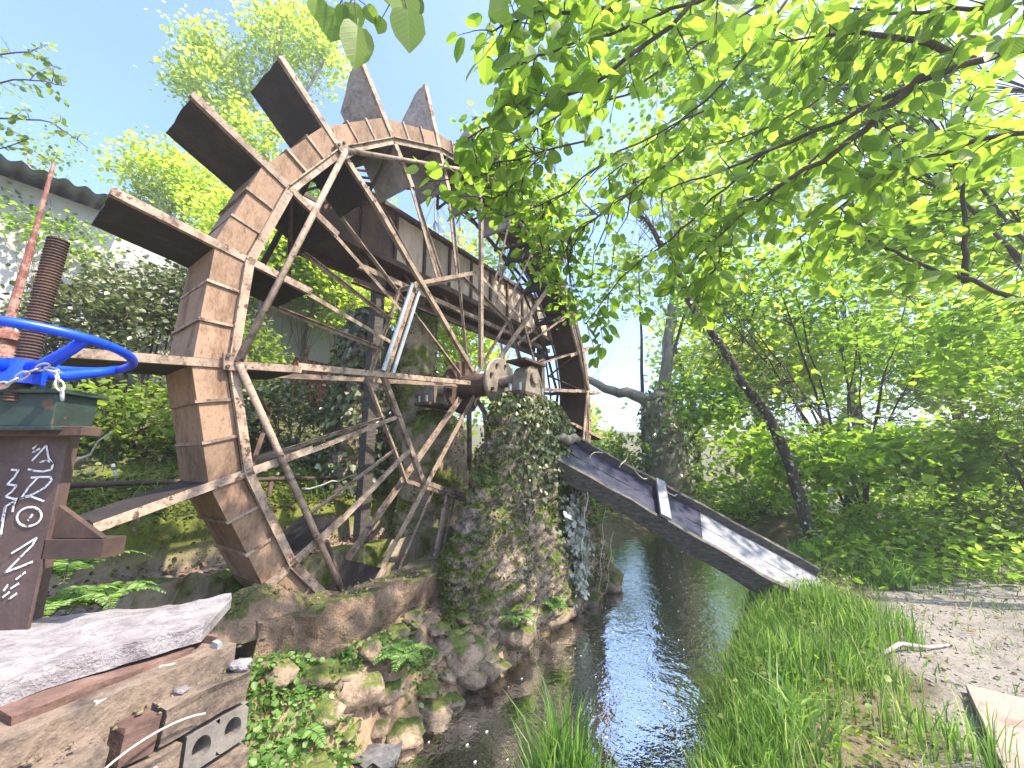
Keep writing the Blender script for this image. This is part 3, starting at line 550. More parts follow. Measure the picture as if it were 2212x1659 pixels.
for i in range(5): mb = MB(); mb.beam(A_ + ta * TL * (.12 + .2 * i) - tb * (wdt + .05) - tc * .12, A_ + ta * TL * (.12 + .2 * i) + tb * (wdt + .05) - tc * .12, .06, .04, tc); mb.build('batten', WOODOLD, tr, o)
for i, (x_, lab) in enumerate(((.1, 'dry pale twig on the trough close to the ivy pillar'), (.22, 'dry twig lying across the upper third of the trough'), (.33, 'dry forked looking twig just above the cross brace'), (.45, 'dry twig just below the cross brace on the trough'))):
    p0 = A_ + ta * TL * x_ + tb * (-.12 + .1 * i) + tc * .1; dr = norm(tb * (1 - .6 * i) + ta * (.3 - .3 * i) + tc * .2)
    tag(MB().tube([p0 + dr * .3 * q / 5 + np.array([0, 0, .04 * math.sin(q + i)]) + tb * .03 * math.cos(q * 1.7 + i) for q in range(6)], np.linspace(.006, .003, 6), 5).build('dry_twig', STICK), lab, 'twig', 'twigs lying on the trough')
for i, (s_, d_, z_, dx, lab) in enumerate(((-2.5, 2.2, 1.2, (.1, .05, -.32), 'white dead branch leaning on the bank under the left paddle'), (-2.9, 1.8, 1.05, (.42, -.1, .3), 'thin dead stem sticking up from the bank beside the graffiti post'), (-2.0, 1.5, .85, (.3, -.2, .35), 'thin dead stem behind the lower rim plates'), (-1.2, 1.5, .95, (.4, .1, .12), 'long dead twig on the mossy ledge behind the spokes'))):
    p0 = W(s_, d_, z_); tag(MB().tube([p0 + np.array(dx) * q / 6 * 1.3 + np.array([.02 * math.sin(q * 1.9 + i), 0, .02 * math.cos(q * 2.3)]) for q in range(7)], np.linspace(.014, .005, 7), 6).build('dead_branch', STICK, smooth=True), lab, 'branch')
tag(MB().tube([W(.18 + .07 * q, -.72 - .01 * q, 1.47 + .02 * math.sin(q * 2)) for q in range(6)], [.03, .045, .05, .048, .045, .03], 10).build('mossy_log', BARKP, smooth=True), 'short pale log lying at the top of the wooden trough', 'log')

# ================================================================== sluice hoist with blue handwheel at the left edge
# modelled at 1.54 times life size, the root brings it to its real size of .52 m across the handwheel rim
HS = .65; o = np.array([-2.56, 2.0, 1.25]); sg = thing('sluice_hoist', (-1.664, 1.30, 1.25), 'dark steel sluice gate hoist with blue handwheel and chalk graffiti', 'sluice gate'); sg.scale = (HS, HS, HS)
mb = MB(); mb.box((-2.49, 2.108, .87), (.128, .008, .52)); mb.box((-2.49, 2.19, .87), (.012, .075, .52)); post = mb.build('post', BROWNPAINT, sg, o, bevel=.003)
mb = MB(); mb.box((-2.83, 2.15, .87), (.2, .01, .52)); mb.build('side_plate', BROWNPAINT, sg, o)
MB().tube([(-2.80, 2.06, .8), (-2.80, 2.06, 1.45)], .03, 12).build('grey_pipe', GALV, sg, o, smooth=True)
mb = MB(); mb.box((-2.66, 2.08, 1.505), (.33, .10, .085)); mb.box((-2.66, 2.08, 1.60), (.36, .12, .012)); mb.box((-2.66, 2.08, 1.41), (.36, .12, .012)); mb.build('cross_beam', GREENPAINT, sg, o, bevel=.006)
mb = MB(); mb.box((-2.5, 2.06, 1.40), (.30, .05, .025)); mb.build('cap_plate', DARKSTEEL, sg, o, bevel=.004)
mb = MB(); mb.add([(-2.36, 2.12, 1.02), (-2.36, 2.12, .86), (-2.10, 2.12, .86), (-2.36, 2.15, 1.02), (-2.36, 2.15, .86), (-2.10, 2.15, .86)], [(0, 1, 2), (3, 5, 4), (0, 2, 5, 3), (0, 3, 4, 1), (1, 4, 5, 2)]); mb.box((-2.22, 2.16, .81), (.15, .06, .045)); mb.build('bracket', DARKSTEEL, sg, o)
pts, rad = [], []
for i in range(220): pts.append((-2.565 + .02 * i / 219, 2., 1.55 + .92 * i / 219)); rad.append(.046 if i % 4 < 2 else .038)
MB().tube(pts, rad, 16).build('threaded_rod', DARKSTEEL, sg, o)
hw = bpy.data.objects.new('handwheel', None); hw = MB().tube([(-2.56, 2, 1.64), (-2.56, 2, 1.76)], .085, 24).build('handwheel', BLUE, sg, o)
HC = np.array([-2.56, 2., 1.835]); tl = norm([-.05, .08, 1]); h1 = norm(np.cross((0, 1, 0), tl)); h2 = np.cross(tl, h1)
ringp = [HC + .40 * (math.cos(a) * h1 + math.sin(a) * h2) for a in np.linspace(0, 2 * math.pi, 73)]
MB().tube(ringp, .0235, 14, False).build('rim', BLUE, hw, o, smooth=True)
for a in (-12, 78, 168, 258):
    q = R(a); dr = math.cos(q) * h1 + math.sin(q) * h2; MB().tube([HC + dr * .05 - tl * .12, HC + dr * .16 - tl * .11, HC + dr * .31 - tl * .045, HC + dr * .395], [.036, .032, .027, .025], 10).build('spoke', BLUE, hw, o, smooth=True)
# graffiti strokes on the post, flat chalk lines
K_ = .864 / 3.0175
def gpt(x, y): return at(x * K_, (1050 + y / 3.0175) * .864, 2.0965)
ST = [[(250, 215), (285, 190)], [(250, 245), (300, 215)], [(245, 305), (300, 245), (350, 190), (358, 240), (368, 290), (400, 335), (388, 375), (330, 388), (270, 385), (215, 372)], [(305, 315), (350, 308), (385, 315), (400, 335)],
      [(235, 435), (310, 430), (380, 430), (390, 455), (340, 510), (250, 560), (150, 592), (230, 575), (330, 612)], [(285, 435), (215, 510), (160, 590)],
      [(88, 375), (140, 380), (110, 430), (55, 485), (125, 495), (90, 540), (42, 578), (120, 600)], [(125, 590), (105, 640), (95, 690)], [(100, 620), (45, 650), (20, 780), (5, 880)], [(40, 655), (15, 760)],
      [(220 + 92 * math.cos(a) + 12 * math.sin(a), 730 - 72 * math.sin(a)) for a in np.linspace(0, 6.28, 22)], [(215, 755), (245, 715)],
      [(90, 1005), (180, 950), (275, 890), (245, 945), (150, 1040), (42, 1148), (150, 1110), (245, 1070)], [(125, 1200), (190, 1150)], [(30, 1285), (60, 1245)], [(85, 1270), (140, 1235)], [(25, 1335), (70, 1300)], [(70, 1350), (125, 1310)], [(460, 330), (485, 270)], [(690, 205), (720, 198), (742, 208)]]
mb = MB()
for si, s_ in enumerate(ST[:-2]):
    P_ = np.array([gpt(*p) for p in s_]); P_[:, 1] = 2.0965
    for a_, b_ in zip(P_[:-1], P_[1:]):
        e_ = norm(b_ - a_); q_ = np.cross(e_, (0, 1, 0)) * .0052; a2, b2 = a_ - e_ * .002, b_ + e_ * .002
        for Y_ in (0,): mb.add([a2 - q_, b2 - q_, b2 + q_, a2 + q_, a2 - q_ * .7 + [0, -.002, 0], b2 - q_ * .7 + [0, -.002, 0], b2 + q_ * .7 + [0, -.002, 0], a2 + q_ * .7 + [0, -.002, 0]], [(4, 5, 6, 7), (0, 1, 5, 4), (1, 2, 6, 5), (2, 3, 7, 6), (3, 0, 4, 7)])
tag(mb.build('graffiti', WHITEPAINT, post, o), 'white scrawled graffiti lettering on the dark post', None)
mb = MB(); mb.box((-2.74, 2.125, .9), (.13, .006, .5)); mb.build('web_plate', BROWNPAINT, sg, o)
# chain over the beam
lk = MB(); lk.tube([(.021 * math.cos(a), .0095 * math.sin(a), 0) for a in np.linspace(0, 2 * math.pi, 15)], .0034, 6, False); lkm = lk.mesh('chain_link', smooth=True)
path = [at(x, y, 1.23) for x, y in ((-30, 842), (20, 828), (60, 805), (95, 792), (118, 800), (126, 822), (134, 850), (136, 880))]
P_ = np.array(path); L_ = np.concatenate([[0], np.cumsum(np.linalg.norm(np.diff(P_, axis=0), axis=1))]); nl = int(L_[-1] / .033)
o = path[4]; ch = thing('chain', o, 'pale steel chain hanging over the hoist beam below the blue handwheel', 'chain')
for i in range(nl):
    c_ = np.array([np.interp((i + .5) * .033, L_, P_[:, k]) for k in range(3)]); c2 = np.array([np.interp((i + .6) * .033, L_, P_[:, k]) for k in range(3)]); x_ = Vector(norm(c2 - c_))
    M_ = x_.to_track_quat('X', 'Z').to_matrix().to_4x4() @ Matrix.Rotation(R(30 + 90 * (i % 2)), 4, 'X'); M_.translation = Vector(c_ - o); put('chain_link', lkm, CHAINM, ch, M_)
# red column behind the hoist
o = np.array(at(15, 1000, 2.75)); o[2] = gz(o[0], o[1]); rc = thing('red_pipe_column', o, 'flaking red pipe column with a thin upright rod at the left edge', 'pipe')
x_, y_ = at(18, 700, 2.75)[:2]; MB().tube([(x_, y_, o[2] - .1), (x_, y_, 2.1), (x_ + .0, y_, 2.11), (x_, y_, 2.17), (x_, y_, 2.18)], [.10, .09, .12, .12, .09], 20).build('column', REDPAINT, rc, o, smooth=False)
MB().tube([(x_, y_, 2.17), (x_ + .02, y_, 2.9), (x_ + .02, y_, 2.93), (x_ + .03, y_, 3.6)], [.03, .02, .016, .012], 10).build('rod', REDPAINT, rc, o)
for i in range(6): MB().tube([(x_ - .035 + .006 * i, y_, 2.22 + .09 * i), (x_ + .05 - .005 * i, y_, 2.27 + .09 * i)], .006, 6).build('lattice_bar', REDPAINT, rc, o)

# ================================================================== railing, building, small things
o = W(-2, 1.62, .85); rl = thing('metal_railing', o, 'dark horizontal pipe railing on the mossy bank behind the wheel', 'railing')
for z_ in (1.07, .64): MB().tube([W(s_, 1.62 + .01 * math.sin(s_), z_ + .008 * math.sin(2 * s_)) for s_ in np.linspace(-4.2, .1, 16)], .021, 8).build('rail', DARKSTEEL, rl, o, smooth=True)
for s_ in (-3.9, -1.45, -.05): MB().tube([W(s_, 1.62, .5), W(s_, 1.62, 1.1)], .024, 8).build('post', DARKSTEEL, rl, o, smooth=True)
o = W(-1, 5.1, 2.2); bd = thing('white_building', o, 'long low white building with dark red base and corrugated roof behind the trees', 'building')
def slabw(name, s0, s1, d0, d1, z0, z1, mat, **k): mb = MB(); mb.box(W((s0 + s1) / 2, (d0 + d1) / 2, (z0 + z1) / 2), ((s1 - s0) / 2, (d1 - d0) / 2, (z1 - z0) / 2), (U, N, (0, 0, 1))); return mb.build(name, mat, bd, o, **k)
slabw('wall', -9, 1.62, 5.0, 8.5, 1.6, 4.72, WHITEWALL); slabw('dado', .2, 1.66, 4.96, 4.998, 1.6, 3.2, DADO); slabw('dado', 1.622, 1.66, 4.998, 8.5, 1.6, 3.2, DADO)
V_ = []
for i in range(260): s_ = -9.3 + 11.2 * i / 419; V_.append([W(s_, d_, 4.78 + (d_ - 4.6) * .18 + .028 * math.sin(s_ * 2 * math.pi / .18)) for d_ in (4.6, 6.6, 8.8)])
mb = MB(); mb.grid(V_); mb.grid((np.array(V_) - [0, 0, .012])[::-1]); mb.build('roof', ROOF, bd, o, smooth=True)
o = W(1.2, 4.3, 2.1); wf = thing('wire_fence', o, 'sagging diamond wire fence on posts in front of the white building', 'fence')
mb = MB()
for i in range(60):
    for sg_ in (1, -1):
        s0 = -1.6 + .09 * i; h_ = 1.1; pts = [W(s0 + sg_ * .05 * q, 4.3 + .004 * (q % 2) * sg_, 2.1 + h_ * q / 12) for q in range(13)]; mb.tube(pts, .0035, 3, False)
w_ = mb.build('wire_mesh', GALV, wf, o); w_['kind'] = 'stuff'
for s_ in (-1.6, .1, 1.8, 3.5): MB().tube([W(s_, 4.32, 1.6), W(s_, 4.32, 3.3)], .03, 8).build('post', REDPAINT, wf, o)
pv, pf = [], []
for i in range(5200):                                 # loose gravel of the path
    s_, d_ = rng.uniform(-1.5, 5), -rng.uniform(2.75, 5.2); r_ = .004 + .012 * rng.random() ** 3; c_ = W(s_, d_, 0); c_[2] = 0; k_ = len(pv); pv.append((s_, d_, r_))
pv = np.array(pv); pz = hgt(pv[:, 0], pv[:, 1]); OCT = np.array([(1, 0, 0), (0, 1, 0), (-1, 0, 0), (0, -1, 0), (0, 0, .7), (0, 0, -.5)]); OF = np.array([(0, 1, 4), (1, 2, 4), (2, 3, 4), (3, 0, 4), (1, 0, 5), (2, 1, 5), (3, 2, 5), (0, 3, 5)])
PC = np.stack([CX + pv[:, 0] * U[0] + pv[:, 1] * N[0], CY + pv[:, 0] * U[1] + pv[:, 1] * N[1], pz + pv[:, 2] * .2], 1); an = rng.uniform(0, 6.28, len(pv)); ca_, sa_ = np.cos(an), np.sin(an)
OV = OCT[None] * pv[:, 2][:, None, None] * rng.uniform(.6, 1.4, (len(pv), 6, 1)); OV = np.stack([OV[..., 0] * ca_[:, None] - OV[..., 1] * sa_[:, None], OV[..., 0] * sa_[:, None] + OV[..., 1] * ca_[:, None], OV[..., 2]], -1)
tag(npmesh('path_gravel', (PC[:, None] + OV).reshape(-1, 3), (OF[None] + 6 * np.arange(len(pv))[:, None, None]).reshape(-1, 3), surf('path stones', [(.35, (.12, .11, .10)), (.5, (.25, .23, .21)), (.65, (.34, .31, .28))], 30, 90, .9, .2, .004, vary=0)), 'loose grey gravel scattered over the dirt path', 'gravel', kind='stuff')
p_ = atz(1965, 1405, .03); tag(MB().tube([atz(x, y, .025 + h) for x, y, h in ((1885, 1422, 0), (1915, 1408, .01), (1945, 1390, .05), (1975, 1395, .03), (2010, 1398, .02), (2050, 1393, .01))], [.006, .012, .013, .012, .009, .005], 8).build('fallen_stick', STICK, smooth=True), 'crooked pale stick lying at the edge of the path', 'stick')
q0, q1 = atz(2088, 1492, .03), atz(2190, 1720, .03); mb = MB(); ax_ = norm(q1 - q0); sd_ = np.array([-ax_[1], ax_[0], 0]); sd_ = sd_ if sd_[0] > 0 else -sd_
mb.box((q0 + q1) / 2 + sd_ * .12 + [0, 0, .01], (np.linalg.norm(q1 - q0) / 2, .12, .025), (ax_, sd_, (0, 0, 1))); tag(mb.build('worn_plank', PALEPLANK, bevel=.004), 'pale reddish plank lying on the path at the lower right corner', 'plank')
V_ = []; c_ = atz(712, 1632, -.16)
for i in range(13): V_.append([c_ + np.array([math.sin(math.pi * i / 12) * math.cos(a), math.sin(math.pi * i / 12) * math.sin(a), .9 * math.cos(math.pi * i / 12)]) * (.05 + .02 * fb((math.cos(a) * math.sin(math.pi * i / 12), math.sin(a), i * .2), 2.2, 3)) for a in np.linspace(0, 2 * math.pi, 21)])
tag(MB().grid(np.array(V_)[:, ::-1]).build('crumpled_bag', FOAM, smooth=True), 'small crumpled white bag at the water edge', 'bag')
V_ = []
c_ = atz(800, 1640, -.22)
for i in range(9): V_.append([c_ + np.array([(i - 4) * .035, (j - 3) * .025, .025 * fb((i * .4, j * .4, 1), 2.5, 4) + .02]) for j in range(7)])
mb = MB(); mb.grid(V_); mb.grid((np.array(V_) - [0, 0, .012])[::-1]); tag(mb.build('torn_sheet', surf('shiny black plastic', [(.3, (.02, .02, .02)), (.7, (.2, .2, .22))], 12, 60, .25, .5, .01, vary=0), smooth=True), 'torn shiny dark sheet of plastic washed up beside the white bag', 'plastic')
# ================================================================== vegetation helpers
LEAFT = np.array([(0, 0, 0), (.36, .26, .05), (.34, .64, .06), (0, 1.03, -.06), (-.34, .64, .06), (-.36, .26, .05)])
LEAFF = np.array([(0, 1, 2, 3), (0, 3, 4, 5)])
def unit(a): return a / np.maximum(np.linalg.norm(a, axis=-1, keepdims=True), 1e-9)
def leaf_basis(T, Nn): T = unit(T); B = unit(np.cross(T, Nn)); return B, T, np.cross(B, T)
LITTER = leafmat('dead leaf', [(0, (.10, .06, .03)), (.5, (.20, .13, .07)), (1, (.3, .22, .13))], .1, .9, 1.)
STRAW = leafmat('dry straw', [(0, (.3, .27, .15)), (1, (.5, .46, .3))], .2, .8, 1.)
def leaves_mesh(name, P, T, Nn, S, mat, parent=None, o=(0, 0, 0), wide=1.):
    B, T, Z = leaf_basis(T, Nn); L = LEAFT * [wide, 1, 1]
    V = P[:, None] + S[:, None, None] * (B[:, None] * L[None, :, :1] + T[:, None] * L[None, :, 1:2] + Z[:, None] * L[None, :, 2:3])
    F = LEAFF[None] + 6 * np.arange(len(P))[:, None, None]
    return npmesh(name, V.reshape(-1, 3), F.reshape(-1, 4), mat, parent, o)
def fine_leaf(seed, lobed=False):
    r = np.random.default_rng(seed); mb = MB(); out = [(0, 0), (.26, .02), (.42, .16), (.49, .37), (.475, .58), (.37, .79), (.16, .95), (0, 1.07)] if not lobed else [(0, 0), (.3, -.08), (.55, .15), (.34, .38), (.52, .6), (.24, .7), (.1, .95), (0, 1.08)]
    mid = [0, .12, .28, .44, .6, .76, .92, 1.1]; bend = r.uniform(.02, .16); fold = r.uniform(.02, .10); n = len(out); z = lambda x, y: fold * abs(x) * 2 - bend * y * y + .02 * math.sin(9 * y) * abs(x)
    for sg_ in (1, -1):
        a = [(0, m_ * (1.1 / 1.1), -bend * m_ * m_) for m_ in mid]; b_ = [(sg_ * x * r.uniform(.93, 1.05), y, z(x, y)) for x, y in out]
        mb.add(a + b_, [((i, n + i, n + i + 1, i + 1) if sg_ > 0 else (i, i + 1, n + i + 1, n + i)) for i in range(1, n - 1)] + [(0, n + 1, 1) if sg_ > 0 else (0, 1, n + 1)])
    mb.add([(-.02, -.2, 0), (.02, -.2, 0), (.014, .04, 0), (-.014, .04, 0)], [(0, 1, 2, 3)])
    return mb.mesh('leaf', smooth=True)
FINE = [fine_leaf(i) for i in range(5)]; FINEIVY = [fine_leaf(i, True) for i in range(3)]
def copies(meshes, mat): r = []; [r.append(m.copy()) for m in meshes]; [m.materials.append(mat) for m in r]; return r
_lm = {}
def put_leaves(parent, o, P, T, Nn, S, mat, nind, name='leaf', ivy=False, wide=1.):
    """the nind leaves nearest the camera as parts of their own, the rest as one part"""
    P, T, Nn, S = [np.asarray(a, float) for a in (P, T, Nn, S)]
    dist = np.linalg.norm(P - EYE, axis=1) / S; order = np.argsort(dist)
    inview = (P[:, 1] > .3); order = np.concatenate([order[inview[order]], order[~inview[order]]])
    near, rest = order[:nind], order[nind:]
    key = (mat.name, ivy)
    if key not in _lm: _lm[key] = copies(FINEIVY if ivy else FINE, leafmat(mat.name + ' veined', *LEAFARG[mat.name], veins=True))
    if len(near):
        B, T2, Z = leaf_basis(T[near], Nn[near])
        for k, i in enumerate(near):
            s = float(S[i]); wide_ = wide * rng.uniform(.72, 1.04); M = Matrix(((B[k][0] * s * wide_, T2[k][0] * s, Z[k][0] * s, P[i][0] - o[0]), (B[k][1] * s * wide_, T2[k][1] * s, Z[k][1] * s, P[i][1] - o[1]), (B[k][2] * s * wide_, T2[k][2] * s, Z[k][2] * s, P[i][2] - o[2]), (0, 0, 0, 1)))
            put(name, _lm[key][k % len(_lm[key])], None, parent, M)
    if len(rest): f = leaves_mesh('foliage', P[rest], T[rest], Nn[rest], S[rest], mat, parent, o, wide); f['kind'] = 'stuff'
def rv(n, up=.0): a = rng.normal(size=(n, 3)); a = unit(a); a[:, 2] += up; return unit(a)
class Wood:
    def __init__(s): s.mb = MB(); s.P = []; s.T = []; s.N = []; s.S = []
    def leaf(s, p, t, n, sz): s.P.append(p); s.T.append(t); s.N.append(n); s.S.append(sz)
    def twig(s, p, d, L, size, r0=.004, gap=.05, droop=.35, nseg=6, tilt=.75, bare=0., first=.12):
        d = norm(d); pts = [np.array(p)]; q = d.copy()
        for i in range(nseg): q = norm(q + rng.normal(size=3) * .13 + np.array([0, 0, -droop / nseg])); pts.append(pts[-1] + q * L / nseg)
        pts = np.array(pts); s.mb.tube(pts, np.linspace(r0, r0 * .35, nseg + 1), 4, False)
        k = L * first; side = 1
        while k < L:
            i = min(int(k / L * nseg), nseg - 1); f_ = k / L * nseg - i; c_ = pts[i] * (1 - f_) + pts[i + 1] * f_; dd = norm(pts[i + 1] - pts[i]); lat = norm(np.cross(dd, (0, 0, 1)) + 1e-6) * side
            if rng.random() > bare:
                t_ = norm(dd * .55 + lat + rng.normal(size=3) * .25 + [0, 0, -.5]); n_ = norm(np.array([0, 0, 1]) + rng.normal(size=3) * tilt); s.leaf(c_ + t_ * size * .17, t_, n_, size * rng.uniform(.6, 1.2))
            side = -side; k += gap * rng.uniform(.7, 1.35)
        s.leaf(pts[-1], norm(q + [0, 0, -.2]), norm(np.array([0, 0, 1]) + rng.normal(size=3) * tilt), size * rng.uniform(.6, 1.1)); return pts
    def limb(s, pts, r0, r1, n=6, wob=.02, sub=4):
        P = np.array(pts, float); t = np.linspace(0, len(P) - 1, (len(P) - 1) * sub + 1); Q = np.stack([np.interp(t, np.arange(len(P)), P[:, k]) for k in range(3)], 1)
        if len(P) > 2:
            for _ in range(2): Q[1:-1] = .25 * Q[:-2] + .5 * Q[1:-1] + .25 * Q[2:]
        Q[1:-1] += rng.normal(size=(len(Q) - 2, 3)) * wob; s.mb.tube(Q, np.linspace(r0, r1, len(Q)), n); return Q
    def spray(s, Q, n, L, size, start=.15, updroop=.35, gap=.05, flat=.35, **k):
        """side twigs along a limb"""
        for i in range(n):
            f_ = (start + (1 - start) * (i + rng.random()) / n) * (len(Q) - 1.001); j = int(f_); p = Q[j] * (1 - f_ + j) + Q[j + 1] * (f_ - j); ax = norm(Q[j + 1] - Q[j])
            d = rng.normal(size=3); d = d - ax * (d @ ax); d[2] *= flat; d = norm(norm(d) + ax * rng.uniform(.2, .9)); s.twig(p, d, L * rng.uniform(.5, 1.25), size, gap=gap, droop=updroop, **k)
    def finish(s, name, label, cat, mat, bark, o, nind, group=None, wname='branch', ivy=False, wide=1.):
        th = thing(name, o, label, cat, group)
        if s.mb.n: s.mb.build(wname, bark, th, o, smooth=True)
        if s.P: put_leaves(th, o, s.P, s.T, s.N, s.S, mat, nind, ivy=ivy, wide=wide)
        return th
def clumps(w, cen, rad, n, per, size, spread, tilt=.5, shell=.35, roots=None, bias=None):
    """leafy clumps through an ellipsoid; thin twigs lead to them from the given wood points"""
    cen, rad = np.asarray(cen, float), np.asarray(rad, float)
    for i in range(n):
        v = unit(rng.normal(size=3)) * (shell + (1 - shell) * rng.random() ** .6); c_ = cen + v * rad
        if roots is not None and len(roots):
            dk = np.linalg.norm(roots - c_, axis=1); k = rng.choice(np.argsort(dk)[:min(10, len(roots))]); r_ = roots[k]; m_ = (r_ + c_) / 2 + rng.normal(size=3) * .06 * dk[k] + [0, 0, .08 * dk[k]]; tw = min(.007, .002 + .004 * dk[k]); w.mb.tube([r_, (r_ + m_) / 2 + rng.normal(size=3) * .03 * dk[k], m_, c_], [tw, tw * .8, tw * .6, tw * .3], 4, False)
        m = int(per * rng.uniform(.5, 1.5)); q = rng.normal(size=(m, 3)) * np.array([1, 1, .55]) * spread + c_
        t = unit(rng.normal(size=(m, 3)) * [1, 1, .35] + [0, 0, -.3]); nn = unit(rng.normal(size=(m, 3)) * tilt + [0, 0, 1]); sz = size * rng.uniform(.6, 1.25, m)
        w.P += list(q); w.T += list(t); w.N += list(nn); w.S += list(sz)

# ================================================================== overhanging hazel boughs close to the camera
def px(pts): return np.array([at(*p) for p in pts])
w = Wood(); Q = w.limb(px([(1080, -160, 1.3), (960, -60, 1.25), (880, -20, 1.22), (790, -5, 1.2), (690, -8, 1.2)]), .006, .003)
for bx_, by_, tx_, ty_, Y_ in ((685, -5, 690, 46, 1.2), (728, 20, 715, 85, 1.22), (740, 10, 738, 52, 1.19), (757, 5, 772, 60, 1.21), (772, 55, 767, 137, 1.2), (790, 12, 812, 48, 1.22), (826, 38, 818, 70, 1.25), (870, -25, 872, 40, 1.2), (880, 20, 884, 97, 1.2), (895, -10, 905, 35, 1.24), (845, -30, 850, 12, 1.22)):
    p_, q_ = at(bx_, by_, Y_), at(tx_, ty_, Y_ + rng.uniform(-.03, .03)); w.leaf(p_, q_ - p_, norm(EYE - p_ + rng.normal(size=3) * .35 + [0, 0, .3]), np.linalg.norm(q_ - p_) * 1.0)
    w.mb.tube([Q[np.argmin(np.linalg.norm(Q - p_, axis=1))], p_], [.0025, .0015], 4, False)
w.finish('hazel_bough', 'small spray of broad green leaves hanging at the top centre above the paddles', 'branch', HAZEL, TWIG, at(1080, -160, 1.3), 40)
def bough(paths, ntw, L, size, label, nind, mat=HAZEL, r0=.012, gap=.055, extra=(), **k):
    w = Wood(); R_ = []
    for p in paths: Q = w.limb(px(p), r0, .004, wob=.008); R_ += list(Q); w.spray(Q, ntw, L, size, gap=gap, **k)
    for cen, rad, n, per, sz, spr in extra: clumps(w, cen, rad, n, per, sz, spr, .7, roots=np.array(R_))
    return w.finish('hazel_bough', label, 'branch', mat, BARK, px(paths[0])[0], nind)
bough([[(1850, -120, 1.5), (1560, -20, 1.55), (1350, 60, 1.6), (1200, 110, 1.62), (1090, 150, 1.65)], [(1500, 0, 1.55), (1300, 180, 1.65), (1130, 250, 1.75), (1010, 300, 1.8)], [(1330, 20, 1.6), (1180, 20, 1.6), (1060, 70, 1.62)]], 18, .24, .105, 'dense bough of large hazel leaves across the top, just right of the blue sky', 290, start=.05)
bough([[(2350, 60, 1.6), (2170, 115, 1.75), (1990, 165, 1.85), (1760, 290, 2.05), (1560, 370, 2.2), (1430, 415, 2.3)], [(1990, 165, 1.85), (1830, 320, 2.0), (1650, 420, 2.2), (1500, 560, 2.35)], [(2100, 130, 1.8), (1900, 60, 1.75), (1700, 90, 1.8)]], 24, .32, .095, 'long dark hazel branch crossing from the right edge towards the wheel top', 290, r0=.024)
bough([[(1303, 296, 2.0), (1109, 343, 2.1), (985, 378, 2.15), (925, 392, 2.2)], [(1180, 325, 2.05), (1090, 420, 2.15), (1010, 440, 2.2)], [(1520, 240, 2.0), (1330, 330, 2.1), (1190, 440, 2.2), (1090, 470, 2.25)], [(1480, 320, 2.1), (1330, 450, 2.2), (1200, 520, 2.3), (1140, 590, 2.35)], [(1400, 180, 1.9), (1220, 240, 2.0), (1100, 310, 2.05)]], 11, .17, .085, 'thin leafy hazel spray reaching over the upper right rim of the wheel', 290, r0=.006, start=.0, extra=[(at(1110, 400, 2.7), (.36, .25, .26), 26, 20, .062, .09), (at(1210, 520, 2.9), (.3, .25, .34), 26, 20, .062, .1), (at(1050, 330, 2.6), (.25, .2, .16), 12, 16, .062, .08), (at(1260, 640, 3.1), (.25, .2, .22), 12, 18, .06, .1)])
bough([[(2350, 740, 2.2), (2212, 650, 2.35), (1990, 570, 2.5), (1880, 520, 2.6), (1800, 505, 2.65)], [(2085, 610, 2.45), (2090, 500, 2.45), (2078, 400, 2.42), (2060, 300, 2.4), (2110, 180, 2.3)]], 22, .34, .095, 'forked dark hazel branch low at the right edge of the canopy', 250, r0=.02)
bough([[(1650, 330, 2.2), (1540, 430, 2.4), (1450, 520, 2.5), (1340, 600, 2.6), (1265, 700, 2.7)], [(1560, 420, 2.4), (1560, 560, 2.5), (1500, 650, 2.6)]], 16, .28, .09, 'drooping hazel spray hanging in front of the right side of the wheel', 200, r0=.008)
bough([[(2400, 330, 1.5), (2200, 280, 1.7), (2010, 330, 1.95), (1850, 420, 2.2), (1720, 520, 2.4)], [(2300, -60, 1.4), (2150, 20, 1.55), (1950, 30, 1.7), (1800, 10, 1.75)]], 22, .34, .095, 'leafy hazel bough filling the upper right corner of the view', 260, r0=.015)

bough([[(1800, -100, 2.2), (1600, 40, 2.3), (1420, 160, 2.4), (1280, 230, 2.5), (1140, 240, 2.55)], [(1700, 0, 2.3), (1560, 190, 2.45), (1420, 300, 2.55), (1300, 390, 2.6)], [(1500, -60, 2.2), (1330, 0, 2.3), (1190, 60, 2.35), (1060, 40, 2.4)]], 20, .36, .1, 'second layer of hazel leaves behind the top bough above the right rim', 290, r0=.012, start=.05)
bough([[(1900, 120, 2.5), (1750, 230, 2.7), (1600, 300, 2.8), (1460, 330, 2.9)], [(1850, 250, 2.6), (1700, 400, 2.8), (1560, 450, 2.9), (1420, 560, 3.0)]], 20, .4, .1, 'hazel leaves hanging in the middle of the canopy left of the long branch', 250, r0=.012, start=.05)

